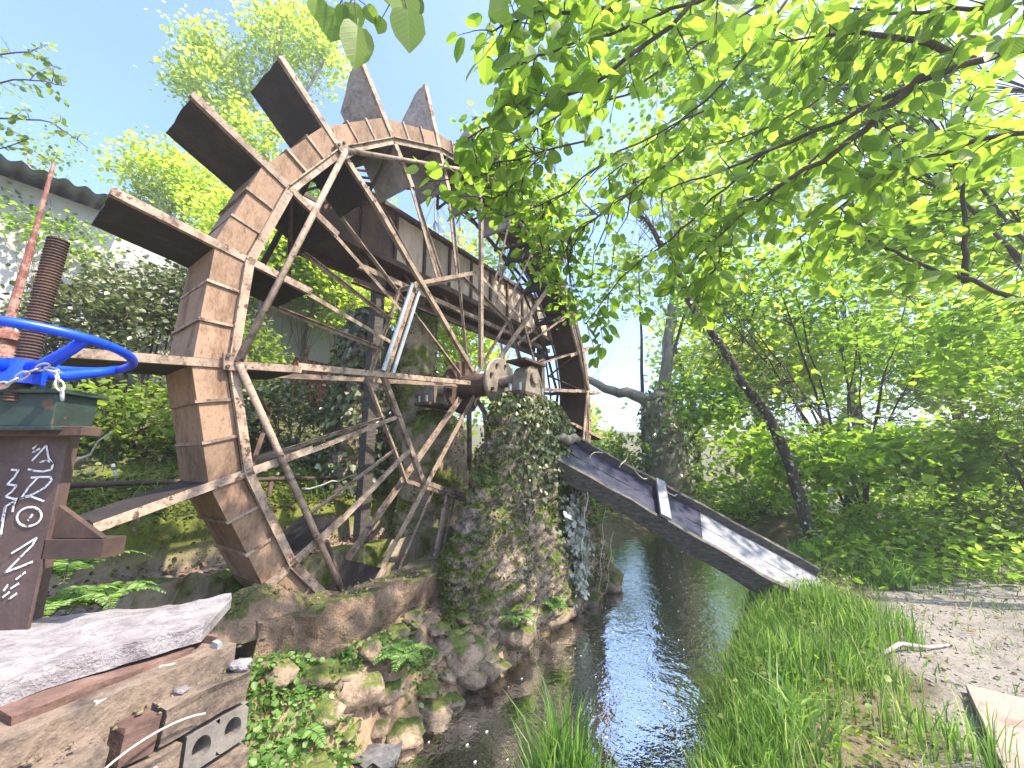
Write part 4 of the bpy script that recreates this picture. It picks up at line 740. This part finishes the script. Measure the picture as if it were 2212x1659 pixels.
# ================================================================== hazel shrubs and trees on the right
def shrub(name, label, base, stems, vols, size, mat=HAZEL, nind=80, r0=.03, cat='shrub', bark=BARK, tilt=.5):
    w = Wood(); base = np.asarray(base, float); R_ = []
    for s_ in stems:
        s_ = np.asarray(s_, float); b_ = base + np.append(rng.normal(size=2) * .12, -.1); m_ = (b_ + s_) / 2 + np.append((b_ - s_)[:2] * .12, .15); Q = w.limb([b_, m_, s_], r0 * rng.uniform(.7, 1.3), .008, 6, .02); R_ += list(Q[2:])
    R_ = np.array(R_) if R_ else None
    for cen, rad, n, per, spr in vols: clumps(w, cen, rad, n, per, size, spr, tilt, roots=R_)
    return w.finish(name, label, cat, mat, bark, base, nind, wname='stems')
hb = np.array([4.9, 7.1, .25]); st = [at(x, y, Y) for x, y, Y in ((1500, 600, 6.6), (1580, 640, 7), (1650, 560, 6.4), (1720, 640, 7), (1790, 560, 6.8), (1850, 700, 6.5), (1880, 620, 7.2), (1960, 640, 6.6), (2050, 700, 6.4), (1620, 720, 6.2), (1690, 780, 6.4), (1930, 760, 6))]
hb = atz(1850, 1130, .1); hb[2] = gz(*hb[:2])
shrub('hazel_shrub', 'many stemmed hazel shrub rising from one base right of the trough', hb, st, [(at(1650, 620, 7.1), (2.1, 1.2, .9), 120, 30, .24), (at(1980, 740, 6.8), (1.8, 1.1, .9), 100, 30, .24), (at(1580, 860, 7.3), (1.1, 1, .6), 60, 28, .2), (at(1780, 980, 5.8), (1.5, .8, .4), 80, 30, .2), (at(2050, 980, 5.8), (1.1, .8, .5), 60, 30, .2)], .115, nind=250)
b2 = np.array([5.6, 3.2, .1]); shrub('hazel_shrub', 'tall hazel shrub at the right edge leaning over the path', b2, [at(2150, 500, 3.6), at(2050, 300, 3.6), at(2250, 200, 3.2), at(1900, 200, 3.8), at(1750, 100, 3.6)], [(at(2050, 420, 3.9), (1.4, .8, .9), 90, 32, .2), (at(1750, 180, 3.8), (1.5, .8, .8), 85, 32, .2), (at(1450, 80, 4.2), (1., .7, .6), 50, 30, .18), (at(2180, 760, 4.3), (.9, .8, .6), 50, 30, .18)], .095, nind=200)
b3 = np.array([3.6, 11.0, .6]); b3[2] = gz(3.6, 11.)
shrub('hazel_tree', 'bright green young tree behind the leaning ivy trunk', b3, [at(1500, 420, 9.5), at(1650, 300, 9.5), at(1380, 520, 10), at(1800, 420, 9), at(1950, 500, 9)], [(at(1600, 380, 9.2), (2.8, 1.4, 1.7), 120, 34, .34), (at(1980, 520, 8.6), (2.4, 1.2, 1.8), 95, 34, .34), (at(1680, 780, 9.6), (2.4, 1, 1.), 110, 36, .3)], .15, LIME, 60, .07, 'tree')
b4 = np.array([6.4, 4.8, .2]); b4[2] = gz(6.4, 4.8)
shrub('evergreen_bush', 'dark shaded evergreen bush at the far right beside the path', b4, [at(2190, 800, 5), at(2230, 1000, 5), at(2150, 950, 5.2)], [(at(2220, 930, 5.1), (.75, .7, .95), 60, 40, .16), (at(2160, 1120, 5.2), (.5, .5, .35), 20, 40, .14)], .075, HAZELD, 60, .03)
# leaning trunk wrapped in ivy
def trunk(name, label, pts, r, bark=BARK, limbs=(), ivy=0, leafvol=(), size=.12, mat=HAZEL, ivysize=.07, cat='tree', nind=0, wob=.03):
    w = Wood(); P = np.array(pts, float); sub = 6; Q = w.limb(P, r[0], r[1], 12, wob, sub); R_ = list(Q)
    for l_, ra, rb in limbs: R_ += list(w.limb(l_, ra, rb, 8, wob * .7))
    for cen, rad, n, per, spr in leafvol: clumps(w, cen, rad, n, per, size, spr, roots=np.array(R_))
    th = w.finish(name, label, cat, mat, bark, P[0], nind, wname='trunk')
    if ivy:
        iw = Wood(); rr = np.linspace(r[0], r[1], len(Q))
        for i in range(ivy):
            f_ = rng.random() ** 1.2 * (len(Q) - 1.01); j = int(f_); c_ = Q[j] * (1 - f_ + j) + Q[j + 1] * (f_ - j); ax = norm(Q[j + 1] - Q[j]); v = rng.normal(size=3); v = norm(v - ax * (v @ ax)); rad_ = rr[j] * rng.uniform(1.0, 1.45) + .01
            iw.leaf(c_ + v * rad_, norm(np.array([0, 0, -1]) + rng.normal(size=3) * .5 + v * .4), norm(v + rng.normal(size=3) * .4 + [0, 0, .3]), ivysize * rng.uniform(.6, 1.2))
        put_leaves(th, P[0], iw.P, iw.T, iw.N, iw.S, IVY, 0, ivy=True, wide=1.2)
    return th
bt = at(1745, 1040, 5.2); bt[2] = gz(bt[0], bt[1]) - .1; trunk('leaning_tree', 'leaning dark tree trunk wrapped in ivy right of the wheel', [bt, at(1700, 960, 5.25), at(1590, 790, 5.4), at(1490, 650, 5.5), at(1400, 480, 5.7), at(1350, 330, 5.9)], (.075, .028), ivy=900, leafvol=[(at(1370, 380, 5.8), (.9, .7, .7), 24, 26, .2)], size=.095, ivysize=.045)
bt = at(1450, 1060, 9.6); bt[2] = gz(bt[0], bt[1]) - .2
trunk('ivy_tree', 'thick old tree base smothered in ivy with a low limb, behind the trough', [bt, at(1440, 960, 9.6), at(1425, 890, 9.6), at(1432, 850, 9.65)], (.55, .26), BARKP, limbs=[([at(1432, 870, 9.65), at(1450, 700, 9.9), at(1470, 500, 10.2), at(1430, 300, 10.4)], .16, .06), ([at(1430, 890, 9.6), at(1370, 850, 9.8), at(1310, 845, 10), at(1240, 800, 10.3)], .17, .08), ([at(1430, 900, 9.6), at(1500, 905, 9.4), at(1520, 880, 9.4)], .12, .05)], ivy=1600, leafvol=[(at(1540, 560, 10), (1., 1.2, 1.2), 18, 22, .3), (at(1350, 600, 11), (1., .8, 1.5), 34, 22, .3), (at(1520, 330, 10.2), (1.6, 1.2, 1.2), 30, 24, .3)], size=.14, mat=LIME, ivysize=.1)

# ================================================================== trees on the left and behind the wheel
bt = W(-1.6, 6.2, 2.4); bt = at(560, 700, 8.6); bt[2] = gz(bt[0], bt[1]) - .2
trunk('poplar_tree', 'tall sunlit yellow green tree rising behind the upper left paddles', [bt, at(560, 450, 8.8), at(590, 200, 9), at(620, -60, 9.2)], (.14, .05), BARKP, limbs=[([at(565, 400, 8.8), at(450, 250, 8.8), at(400, 80, 9)], .05, .015), ([at(580, 300, 8.9), at(680, 180, 9), at(740, 20, 9)], .05, .015)], leafvol=[(at(470, 170, 9), (1., .9, 1.5), 80, 46, .22), (at(640, 90, 9), (1.5, .9, 1.3), 80, 40, .24), (at(560, 330, 8.8), (1.2, .9, .9), 50, 40, .24)], size=.11, mat=LIME)
bt = at(330, 760, 7.4); bt[2] = gz(bt[0], bt[1]) - .2
trunk('poplar_tree', 'lower lime green tree between the left paddles and the white building', [bt, at(340, 560, 7.4), at(380, 400, 7.5)], (.09, .03), BARKP, limbs=[([at(340, 560, 7.4), at(300, 420, 7.4), at(250, 300, 7.4)], .03, .006)], leafvol=[(at(370, 390, 7.4), (1.1, .7, .7), 80, 44, .2), (at(440, 470, 7.5), (.8, .7, .7), 50, 40, .2), (at(300, 360, 7.4), (.5, .5, .3), 12, 22, .18)], size=.085, mat=LIME)
# leafless twiggy tree
w = Wood(); bt = at(880, 700, 11.); bt[2] = gz(bt[0], bt[1]) - .2
def rec(p, d, L, r, n):
    pts = [p]; q = d
    for i in range(4): q = norm(q + rng.normal(size=3) * .16 + [0, 0, .04]); pts.append(pts[-1] + q * L / 4)
    w.mb.tube(pts, np.linspace(r, r * .6, 5), 5, False)
    if n == 0:
        if rng.random() < .35: w.leaf(pts[-1], q, norm(rng.normal(size=3) + [0, 0, 1]), .09)
        return
    for k in range(3 if n > 2 else 2): rec(pts[rng.integers(2, 5)], norm(q + rng.normal(size=3) * .5), L * .72, r * .6, n - 1)
rec(bt, np.array([0, 0, 1.]), 2.6, .1, 0); 
for k in range(5): rec(bt + [0, 0, 2.4 + .1 * k], norm(np.array([.35 * (k - 2) * .6, rng.normal() * .2, 1])), 1.5, .055, 5)
w.mb.tube([bt, bt + [0, 0, 2.9]], [.12, .09], 8); w.finish('bare_tree', 'almost leafless twiggy tree against the sky above the wheel', 'tree', HAZELD, TWIG, bt, 0)
# left edge spray
w = Wood(); 
for p in ([(-220, 40, 3.4), (-60, 120, 3.4), (60, 110, 3.4), (130, 150, 3.4)], [(-220, 200, 3.4), (-40, 260, 3.4), (90, 250, 3.4), (190, 320, 3.4)], [(-200, 100, 3.3), (-60, 180, 3.3), (60, 170, 3.3), (140, 185, 3.4)], [(-200, 330, 3.5), (-40, 330, 3.5), (60, 300, 3.5)]): Q = w.limb(px(p), .012, .004, wob=.01); w.spray(Q, 11, .24, .062, gap=.042, start=.1)
w.finish('leafy_bough', 'leafy branches against the blue sky at the upper left edge', 'branch', HAZELD, TWIG, at(-220, 40, 3.4), 200)
# saplings and ivy on the bank behind the wheel
def sapling(px_, Y, top, label, mat, vols, r=.05, size=.09, bark=BARKP, ivy=0):
    b_ = at(px_, 850, Y); b_[2] = gz(b_[0], b_[1]) - .1; t_ = at(*top); m_ = (b_ + t_) / 2 + np.array([rng.normal() * .1, 0, 0]); return trunk('sapling_tree', label, [b_, m_, t_], (r, r * .4), bark, leafvol=vols, size=size, mat=mat, ivy=ivy, ivysize=.07)
sapling(600, 7.2, (620, 330, 7.4), 'slim sapling directly behind the left spokes with light green leaves', HAZEL, [(at(620, 560, 6.6), (1.0, .5, .9), 80, 40, .2)])
sapling(650, 7.4, (690, 300, 7.6), 'slim pale sapling just right of the first behind the spokes', HAZEL, [(at(730, 470, 6.9), (.9, .5, .9), 70, 40, .2)])
sapling(705, 7.0, (740, 470, 7.2), 'ivy clad sapling in front of the white building wall', HAZELD, [(at(730, 560, 7.1), (.4, .4, .6), 14, 30, .15)], .06, ivy=700)
sapling(800, 8.2, (830, 330, 8.4), 'slim sapling behind the flume post with yellow green leaves', LIME, [(at(800, 600, 7.4), (.9, .6, 1.0), 80, 40, .22)])
sapling(1000, 9.5, (990, 400, 9.6), 'slim sapling seen through the wheel left of the hub', LIME, [(at(980, 700, 9), (1., .6, 1.1), 70, 36, .25)], size=.11)
sapling(1090, 10.5, (1080, 330, 10.6), 'slim sapling seen through the wheel above the hub', LIME, [(at(1080, 520, 10.5), (1.2, .6, .8), 34, 28, .28), (at(1160, 430, 10.6), (1.3, .6, 1.1), 40, 28, .28)], size=.12)
sapling(240, 6.2, (270, 480, 6.3), 'thin tree in front of the white building at the left', HAZELD, [(at(260, 560, 6.3), (.7, .5, .7), 26, 30, .18)], .05, .07)
sapling(120, 5.4, (60, 330, 5.4), 'spindly tree beside the corrugated roof edge at the far left', HAZELD, [(at(60, 330, 5.4), (.5, .4, .5), 12, 24, .16), (at(120, 520, 5.4), (.5, .4, .5), 12, 22, .16)], .035, .065)
sapling(540, 6.0, (560, 420, 6.1), 'pale green sapling close behind the left rim in front of the white wall', LIME, [(at(560, 570, 6.0), (.75, .5, .75), 70, 38, .18), (at(500, 480, 6.2), (.6, .5, .6), 40, 36, .18)], .04, .085)
sapling(760, 6.3, (745, 380, 6.5), 'pale green sapling between the ivy sapling and the flume post', LIME, [(at(700, 560, 6.3), (.7, .5, .55), 56, 36, .18), (at(760, 650, 6.4), (.6, .5, .5), 40, 34, .18)], .04, .085)
sapling(40, 4.6, (90, 420, 4.7), 'leafy young tree in front of the wall under the roof edge', HAZEL, [(at(110, 520, 4.7), (.55, .4, .35), 34, 30, .15), (at(20, 470, 4.6), (.4, .4, .4), 22, 28, .15)], .03, .06)
sapling(930, 8.0, (940, 430, 8.2), 'thin sapling right of the slim mossy flume pillar', LIME, [(at(960, 600, 8.2), (.9, .6, 1.0), 50, 34, .22)], .04, .1)
def bush(px_, py_, Y, rad, n, label, mat, size=.065, nind=40, per=40, spr=.13):
    c_ = at(px_, py_, Y); g_ = gz(c_[0], c_[1]); w = Wood(); b_ = np.array([c_[0], c_[1], g_]); R_ = []
    for k in range(6): R_ += list(w.limb([b_ + np.append(rng.normal(size=2) * .1, -.05), c_ + rng.normal(size=3) * .3 * np.array(rad)], .016, .005, 5, .02))
    clumps(w, c_, rad, n, per, size, spr, .6, roots=np.array(R_)); return w.finish('bush', label, 'bush', mat, TWIG, b_, nind, wname='stems')
bush(190, 690, 4.3, (.85, .5, .55), 80, 'glossy leafed bush behind the horizontal left paddle', IVY)
bush(340, 640, 4.9, (.8, .6, .75), 90, 'ivy bush between the lowest left paddles and the building', IVY)
bush(300, 900, 3.9, (.9, .5, .4), 60, 'low tangled bush on the bank below the left paddle', HAZELD)
bush(620, 900, 5.2, (.9, .6, .45), 44, 'ivy bush on the bank behind the wheel below the red wall base', IVY)
bush(500, 760, 5.4, (.6, .6, .6), 50, 'small leafy bush right behind the left rim', HAZELD)
bush(1330, 980, 9.5, (1.0, .8, .5), 26, 'grey green bush beyond the wheel left of the ivy tree', HAZELD, .1)
# ivy on the axle pillar, the ivy pillar and hanging from them
def ivy_on(rows, n, sel, mat, size, parent_label, o, nind, name='ivy', off=(.0, .05)):
    w = Wood(); nz, nt = rows.shape[:2]
    while len(w.P) < n:
        i, j = rng.integers(1, nz - 3), rng.integers(0, nt - 1); p = rows[i, j] + (rows[i, j + 1] - rows[i, j]) * rng.random() + (rows[i + 1, j] - rows[i, j]) * rng.random(); nr = norm(np.cross(rows[i, j + 1] - rows[i, j], rows[i + 1, j] - rows[i, j]))
        if rng.random() > sel(p): continue
        w.leaf(p + nr * rng.uniform(*off), norm(np.array([0, 0, -1]) + rng.normal(size=3) * .45 + nr * .35), norm(nr + rng.normal(size=3) * .35 + [0, 0, .35]), size * rng.uniform(.55, 1.2))
    return w.finish(name, parent_label, 'ivy', mat, TWIG, o, nind, ivy=True, wide=1.15)
def sdz(p): q = p - np.array([CX, CY, 0]); return q @ U, q @ N, p[2]
def selA(p):
    s_, d_, z_ = sdz(p); f_ = sm(np.array(z_), .75, 1.35) * sm(np.array(s_), -.6, -.1); g_ = sm(np.array(z_), .1, .6) * (1 - sm(abs(np.array(s_) - .45), .15, .4)); return float(np.clip(f_ + .6 * g_, .004, 1)) * (1. if d_ < -.3 else .25)
ivy_on(NPR, 4200, selA, IVY, .047, 'small leaved ivy mat over the top and right of the axle pillar', W(.2, -.7, 1.), 300)
def selB(p): s_, d_, z_ = sdz(p); return float((1 - sm(abs(np.array(s_ - .48 - .08 * math.sin(z_ * 6))), .07, .17)) * sm(np.array(z_), -.1, .1) * (1 - sm(np.array(z_), .75, 1.05))) * (d_ < -.4)
ivy_on(NPR, 900, selB, IVYPALE, .05, 'pale silvery ivy trail hanging down the right of the axle pillar', W(.6, -.75, 0), 250, off=(.05, .15))
ivy_on(IPR, 2200, lambda p: 1., IVY, .075, 'dense dark ivy cloaking the old pillar behind the wheel', W(-.4, 1.5, .4), 200, off=(.0, .12))
ivy_on(FPR, 260, lambda p: float(sm(np.array(p[2]), 2.6, 3.2)) * .8 + .15, IVY, .05, 'sparse ivy near the head of the slim flume pillar', W(.15, 1.2, 2.), 60)
for k, (s_, z0, z1, lab) in enumerate(((.3, .95, .25, 'thin dead vine dangling down the middle of the axle pillar'), (.72, .8, -.05, 'long bare vine dangling at the right of the pillar over the water'), (.9, .5, -.12, 'short bare vine dangling beside the pale ivy'))):
    tag(MB().tube([W(s_ + .03 * math.sin(q * 1.3 + k), -.86 - .1 * (1 - q / 12), z0 + (z1 - z0) * q / 12) for q in range(13)], np.linspace(.006, .003, 13), 5).build('hanging_vine', STICK, smooth=True), lab, 'vine')

# ================================================================== ground plants
def scatter(n, f): return [f() for _ in range(n)]
def cover(name, label, cat, n, reg, size, mat, hmax, tilt=.5, wide=1., o=None, nind=0, prob=None):
    s_ = rng.uniform(*reg[0], n * 4); d_ = rng.uniform(*reg[1], n * 4)
    if prob is not None: k = rng.random(n * 4) < prob(s_, d_); s_, d_ = s_[k], d_[k]
    s_, d_ = s_[:n], d_[:n]; n = len(s_); z_ = hgt(s_, d_) + hmax * rng.random(n) ** 1.5 * (.35 + .9 * (.5 + vnoise(s_ * 1.7, d_ * 1.7, 77))) + .01
    P = np.stack([CX + s_ * U[0] + d_ * N[0], CY + s_ * U[1] + d_ * N[1], z_], 1); S = size * rng.uniform(.5, 1.3, n)
    T = unit(rng.normal(size=(n, 3)) * [1, 1, .4]); Nn = unit(rng.normal(size=(n, 3)) * tilt + [0, 0, 1])
    return tag(leaves_mesh(name, P, T, Nn, S, mat, None, (0, 0, 0), wide), label, cat, kind='stuff')
def gzf(s_, d_): return float(hgt(np.array([s_]), np.array([d_]))[0])
cover('ivy_ground_cover', 'carpet of ivy and small leaves over the bank behind the wheel', 'ground cover', 9000, ((-5, 3), (1.75, 5)), .06, IVY, .2)
cover('moss_ground_cover', 'bright moss cushions on the ledge behind the wheel', 'moss', 12000, ((-4.5, 2), (1.18, 2.2)), .025, MOSSM, .06, .9)
cover('bank_plants', 'tangle of broad leaved plants along the far right bank below the hazel', 'plants', 5200, ((1.6, 6.5), (-5.2, -2.6)), .085, HAZEL, .55, .45, prob=lambda s_, d_: sm(s_ + .45 * d_, .55, 1.2))
cover('bank_plants', 'shaded leafy plants on the far bank beyond the trough', 'plants', 4200, ((3.4, 9), (-1.9, 5)), .1, HAZEL, .6, .5, prob=lambda s_, d_: sm(np.maximum(s_ - 5.6, d_ - .4), 0, .5))
cover('moss_ground_cover', 'mossy and leafy growth on the tan ledge below the slab end', 'moss', 3600, ((-2.6, -1.3), (-.95, -.35)), .03, GRASSM, .07, .8, prob=lambda s_, d_: sm(fbm(s_, d_, 3, 55), -.12, .12))
cover('moss_ground_cover', 'thin moss patches on the ledge and wall lip near the pillar', 'moss', 2600, ((-1.5, 1.), (-.72, -.3)), .02, MOSSM, .03, .9, prob=lambda s_, d_: sm(fbm(s_, d_, 3, 57), .0, .2))
def grass(name, label, n, reg, hm, prob=None, lean=.35, wd=.004, mat=GRASSM):
    s_ = rng.uniform(*reg[0], n * 3); d_ = rng.uniform(*reg[1], n * 3)
    if prob is not None: k = rng.random(n * 3) < prob(s_, d_); s_, d_ = s_[k], d_[k]
    s_, d_ = s_[:n], d_[:n]; n = len(s_); z_ = hgt(s_, d_); P = np.stack([CX + s_ * U[0] + d_ * N[0], CY + s_ * U[1] + d_ * N[1], z_ - .01], 1)
    cl = vnoise(s_ * 4, d_ * 4, 91) + .5; H = hm * rng.uniform(.35, 1.1, n) * (.45 + .9 * cl); a = rng.uniform(0, 6.28, n); ld = np.stack([np.cos(a), np.sin(a), np.zeros(n)], 1) * (lean * rng.random(n) ** .7)[:, None] + np.array([-.05, -.1, 0])
    a2 = rng.uniform(0, 6.28, n); B = np.stack([np.cos(a2), np.sin(a2), np.zeros(n)], 1) * (wd * rng.uniform(.6, 1.6, n))[:, None]; Z = np.array([0, 0, 1.])
    m1 = P + (Z * .4 + ld * .18) * H[:, None]; m2 = P + (Z * .75 + ld * .6) * H[:, None]; tp = P + (Z * .95 + ld * 1.25) * H[:, None]
    V = np.stack([P - B, P + B, m1 + B * .9, m1 - B * .9, m2 + B * .6, m2 - B * .6, tp + B * .08, tp - B * .08], 1); F = np.array([(0, 1, 2, 3), (3, 2, 4, 5), (5, 4, 6, 7)])[None] + 8 * np.arange(n)[:, None, None]
    return tag(npmesh(name, V.reshape(-1, 3), F.reshape(-1, 4), mat), label, 'grass', kind='stuff')
edge = lambda s_, d_: sm(-d_, 2.02, 2.2) * (1 - sm(-d_ + fbm(s_, d_, 1.5, 12) * .9, 2.4, 3.0))
grass('bank_grass', 'long bright grass along the right bank between stream and path', 17000, ((-2.6, 3.4), (-3.2, -2.0)), .27, edge, wd=.003)
grass('bank_grass', 'tall grass clump in the bottom foreground at the water edge', 2600, ((-2.5, -1.35), (-2.25, -1.5)), .42, lambda s_, d_: np.exp(-(((s_ + 1.88) / .36) ** 2 + ((d_ + 1.85) / .26) ** 2)), .3)
grass('path_grass', 'thin scattered grass at the path border', 2500, ((-1.5, 4), (-4.4, -2.9)), .1, lambda s_, d_: .12 + .6 * (fbm(s_, d_, 1.2, 15) > .2), .5, .003)
grass('bank_grass', 'sparse dry grass on the bank behind the wheel', 1800, ((-4.5, 2), (1.3, 3.5)), .3, lambda s_, d_: 0 * s_ + 1, .8, .003)
# upright weeds and small ferns
def fern(o, n, L, label, size=.03, group=None):
    w = Wood(); o = np.asarray(o, float)
    for k in range(n):
        a = 2 * math.pi * k / n + rng.random(); d = np.array([math.cos(a), math.sin(a), 0]); pts = []
        for q in range(9): u_ = q / 8; pts.append(o + d * L * u_ * .85 + np.array([0, 0, L * (.75 * u_ - .75 * u_ * u_ + .12 * u_)]))
        w.mb.tube(pts, np.linspace(.004, .0015, 9), 4, False); pts = np.array(pts)
        for q in np.linspace(.12, 1, 16):
            i = min(int(q * 8), 7); c_ = pts[i] + (pts[i + 1] - pts[i]) * (q * 8 - i); tg = norm(pts[i + 1] - pts[i])
            for sg_ in (1, -1): lat = norm(np.cross(tg, (0, 0, 1))) * sg_; w.leaf(c_, norm(lat + tg * .4 + rng.normal(size=3) * .1), norm(np.array([0, 0, 1]) + rng.normal(size=3) * .2), size * (1.25 - q) * 2.2)
    return w.finish('fern', label, 'fern', FERN, TWIG, o, 60, wname='stalk', wide=.55)
def gpos(x, y, z): p_ = atz(x, y, z); p_[2] = gz(p_[0], p_[1]); return p_
fern(at(140, 1250, 1.9), 8, .34, 'bright fern growing right beside the graffiti post')
fern(at(110, 1330, 1.7), 7, .26, 'low fern between the graffiti post and the slab')
fern(at(220, 1310, 1.95), 8, .26, 'fern drooping over the far edge of the pale slab')
fern(W(-.55, -.72, .02), 7, .22, 'small fern at the foot of the axle pillar on the left')
fern(W(-.1, -.8, .0), 6, .2, 'small fern under the middle of the axle pillar')
fern(W(-1.6, -.62, .1), 7, .2, 'small fern on the tan ledge below the channel wall')
fern(W(-2.2, -.62, .0), 7, .22, 'small fern at the corner where the block wall meets the ledge')
def tuft(x, y, z, label, n=70, h=.4):
    c_ = atz(x, y, z); c_[2] = gz(c_[0], c_[1]); q = c_ - np.array([CX, CY, 0]); s0, d0 = q @ U, q @ N; g_ = grass('grass_tuft', label, n, ((s0 - .12, s0 + .12), (d0 - .12, d0 + .12)), h, None, .9, .006); del g_['kind']; g_['category'] = 'grass tuft'; return g_
tuft(1930, 1260, .05, 'arching grass tuft at the low end of the wooden trough', 110, .42)
tuft(1740, 1640, .0, 'broad bladed grass tuft at the bottom right of the stream', 80, .34)

# ================================================================== wood behind
FOREST = [(960, 13, 3.2, 2.1, 'far tree just left of the bright gap behind the hub'), (1230, 19, 1.6, 1.8, 'far pale tree above the bright gap right of the hub'), (1500, 16, 4.6, 2.0, 'far tree directly behind the ivy tree'), (1640, 13, 4.2, 3.2, 'far tree behind the leaning trunk'), (1860, 14, 5.0, 3.6, 'tall far tree behind the many stemmed hazel'), (2080, 12, 4.2, 3.4, 'far tree at the right behind the path'), (2330, 11, 4.5, 3.6, 'far tree at the right frame edge'), (760, 12, 4.6, 2.2, 'far tree behind the white building end')]
for k, (x_, Y_, h_, r_, lab) in enumerate(FOREST):
    b_ = at(x_, 900, Y_); b_[2] = gz(b_[0], b_[1]) - .2; t_ = b_ + [rng.normal() * .5, 0, h_ * 1.7]; lo = b_ + [0, 0, h_ * .75]
    trunk('forest_tree', lab, [b_, (b_ + t_) / 2 + [rng.normal() * .3, 0, 0], t_], (.17, .05), BARK, leafvol=[(lo, (r_, r_ * .8, h_ * .55), 46, 32, .42), (b_ + [0, 0, h_ * 1.35], (r_ * .8, r_ * .7, h_ * .5), 34, 30, .42)], size=.22, mat=(LIME, LIME, LIME, LIME, HAZEL, HAZEL, HAZELD, LIME)[k], cat='tree')
for k, (x_, y_, Y_, rr, lab) in enumerate(((1400, 1060, 11, (1.6, 1, .9), 'low thicket beyond the end of the stream'), (1640, 1050, 9, (1.6, 1, .8), 'low thicket below the leaning trunk'), (2000, 1080, 8, (1.6, 1, .8), 'shaded thicket behind the hazel base'), (1230, 1000, 12, (1.5, 1, 1.), 'low thicket seen past the right rim of the wheel'), (2250, 1120, 7, (1.2, 1, .7), 'shaded thicket at the right edge beyond the path'))):
    bush(x_, y_, Y_, rr, 70, lab, (HAZEL, HAZEL, HAZEL, HAZEL, HAZELD)[k], .13, 20, 26, .24)

cover('leaf_litter', 'dry brown leaf litter scattered on the path and bank', 'litter', 1500, ((-1.5, 5), (-5, -2.4)), .026, LITTER, .01, .35)
cover('bank_weeds', 'small broad leaved weeds mixed into the bank grass', 'weeds', 2600, ((-2.4, 3.2), (-2.95, -2.05)), .035, HAZELD, .2, .6)
grass('dry_stalks', 'pale dry stalks standing among the bank grass', 350, ((-2.4, 3.4), (-3.0, -2.05)), .42, None, .5, .0018, STRAW)

cover('fallen_leaves', 'dead leaves and twigs littering the gravel ledge behind the wheel', 'litter', 2600, ((-4.5, 2.4), (.66, 1.35)), .04, LITTER, .02, .5)
cover('fallen_leaves', 'small dead leaves caught on the lip of the channel wall and dirt heap', 'litter', 500, ((-2.5, -.6), (-.62, -.3)), .03, LITTER, .02, .5)
def moss_on(rows, n, label, o, th=.0):
    P, T, Nn, S = [], [], [], []; nz, nt = rows.shape[:2]
    while len(P) < n:
        i, j = rng.integers(1, nz - 3), rng.integers(0, nt - 1); e1_, e2_ = rows[i, j + 1] - rows[i, j], rows[i + 1, j] - rows[i, j]; p = rows[i, j] + e1_ * rng.random() + e2_ * rng.random(); nr = norm(np.cross(e1_, e2_))
        if fb(p + 3.3, 2.6, 3) + .35 * nr[2] < th: continue
        P.append(p + nr * rng.uniform(0, .02)); T.append(norm(rng.normal(size=3) + nr)); Nn.append(norm(nr + rng.normal(size=3) * .7)); S.append(rng.uniform(.012, .03))
    return tag(leaves_mesh('moss_tufts', np.array(P), np.array(T), np.array(Nn), np.array(S), MOSSM), label, 'moss', kind='stuff')
moss_on(NPR, 15000, 'dark green moss cushions on the bulges of the axle pillar', None, .06)
moss_on(BPR, 3500, 'thick green moss on the round topped pillar behind the hub', None, -.05)
moss_on(FPR, 3500, 'golden green moss on the slim flume pillar', None, -.1)

rp, rr_ = [], []
while len(rp) < 620:                                  # crumbs of rust and stone on the heap, the wall lip and the blocks
    k = rng.random(); r_ = .004 + .014 * rng.random() ** 2.5
    if k < .45: s_, d_ = rng.uniform(-2.25, -.7), rng.uniform(-.29, -.07); z_ = .425
    elif k < .75: s_, d_ = -2.2 + rng.normal() * .13, -.08 + rng.normal() * .09; z_ = .36 + .2 * max(0, 1 - (math.hypot((s_ + 2.2) / 1.2, (d_ + .08) / .75) / .3) ** 1.6)
    else: p_ = P0 + e1 * rng.uniform(.0, .8) - en * rng.uniform(.0, .11) + [0, 0, .588]; rp.append(p_); rr_.append(r_ * .7); continue
    rp.append(W(s_, d_, z_)); rr_.append(r_)
rp, rr_ = np.array(rp), np.array(rr_); OV = OCT[None] * rr_[:, None, None] * rng.uniform(.5, 1.5, (len(rp), 6, 1)); tag(npmesh('rubble_crumbs', (rp[:, None] + OV).reshape(-1, 3), (OF[None] + 6 * np.arange(len(rp))[:, None, None]).reshape(-1, 3), LEDGE), 'crumbs of stone and rust on the dirt heap, wall lip and blocks', 'rubble', kind='stuff')
# ================================================================== the hazy air (named haze), sky outside it
m = bpy.data.materials.new('hazy air'); m.use_nodes = True; t = m.node_tree; t.nodes.clear()
pvol = t.nodes.new('ShaderNodeVolumePrincipled'); pvol.inputs['Color'].default_value = (.95, .95, .97, 1); pvol.inputs['Density'].default_value = .0055; pvol.inputs['Anisotropy'].default_value = .3
mo = t.nodes.new('ShaderNodeOutputMaterial'); t.links.new(pvol.outputs[0], mo.inputs['Volume'])
mb = MB(); mb.box((0, 0, 6.2), (150, 150, 8.7)); hz = mb.build('haze', m); hz['kind'] = 'stuff'; tag(hz, 'thin bright haze in the valley air', 'haze', kind='stuff')
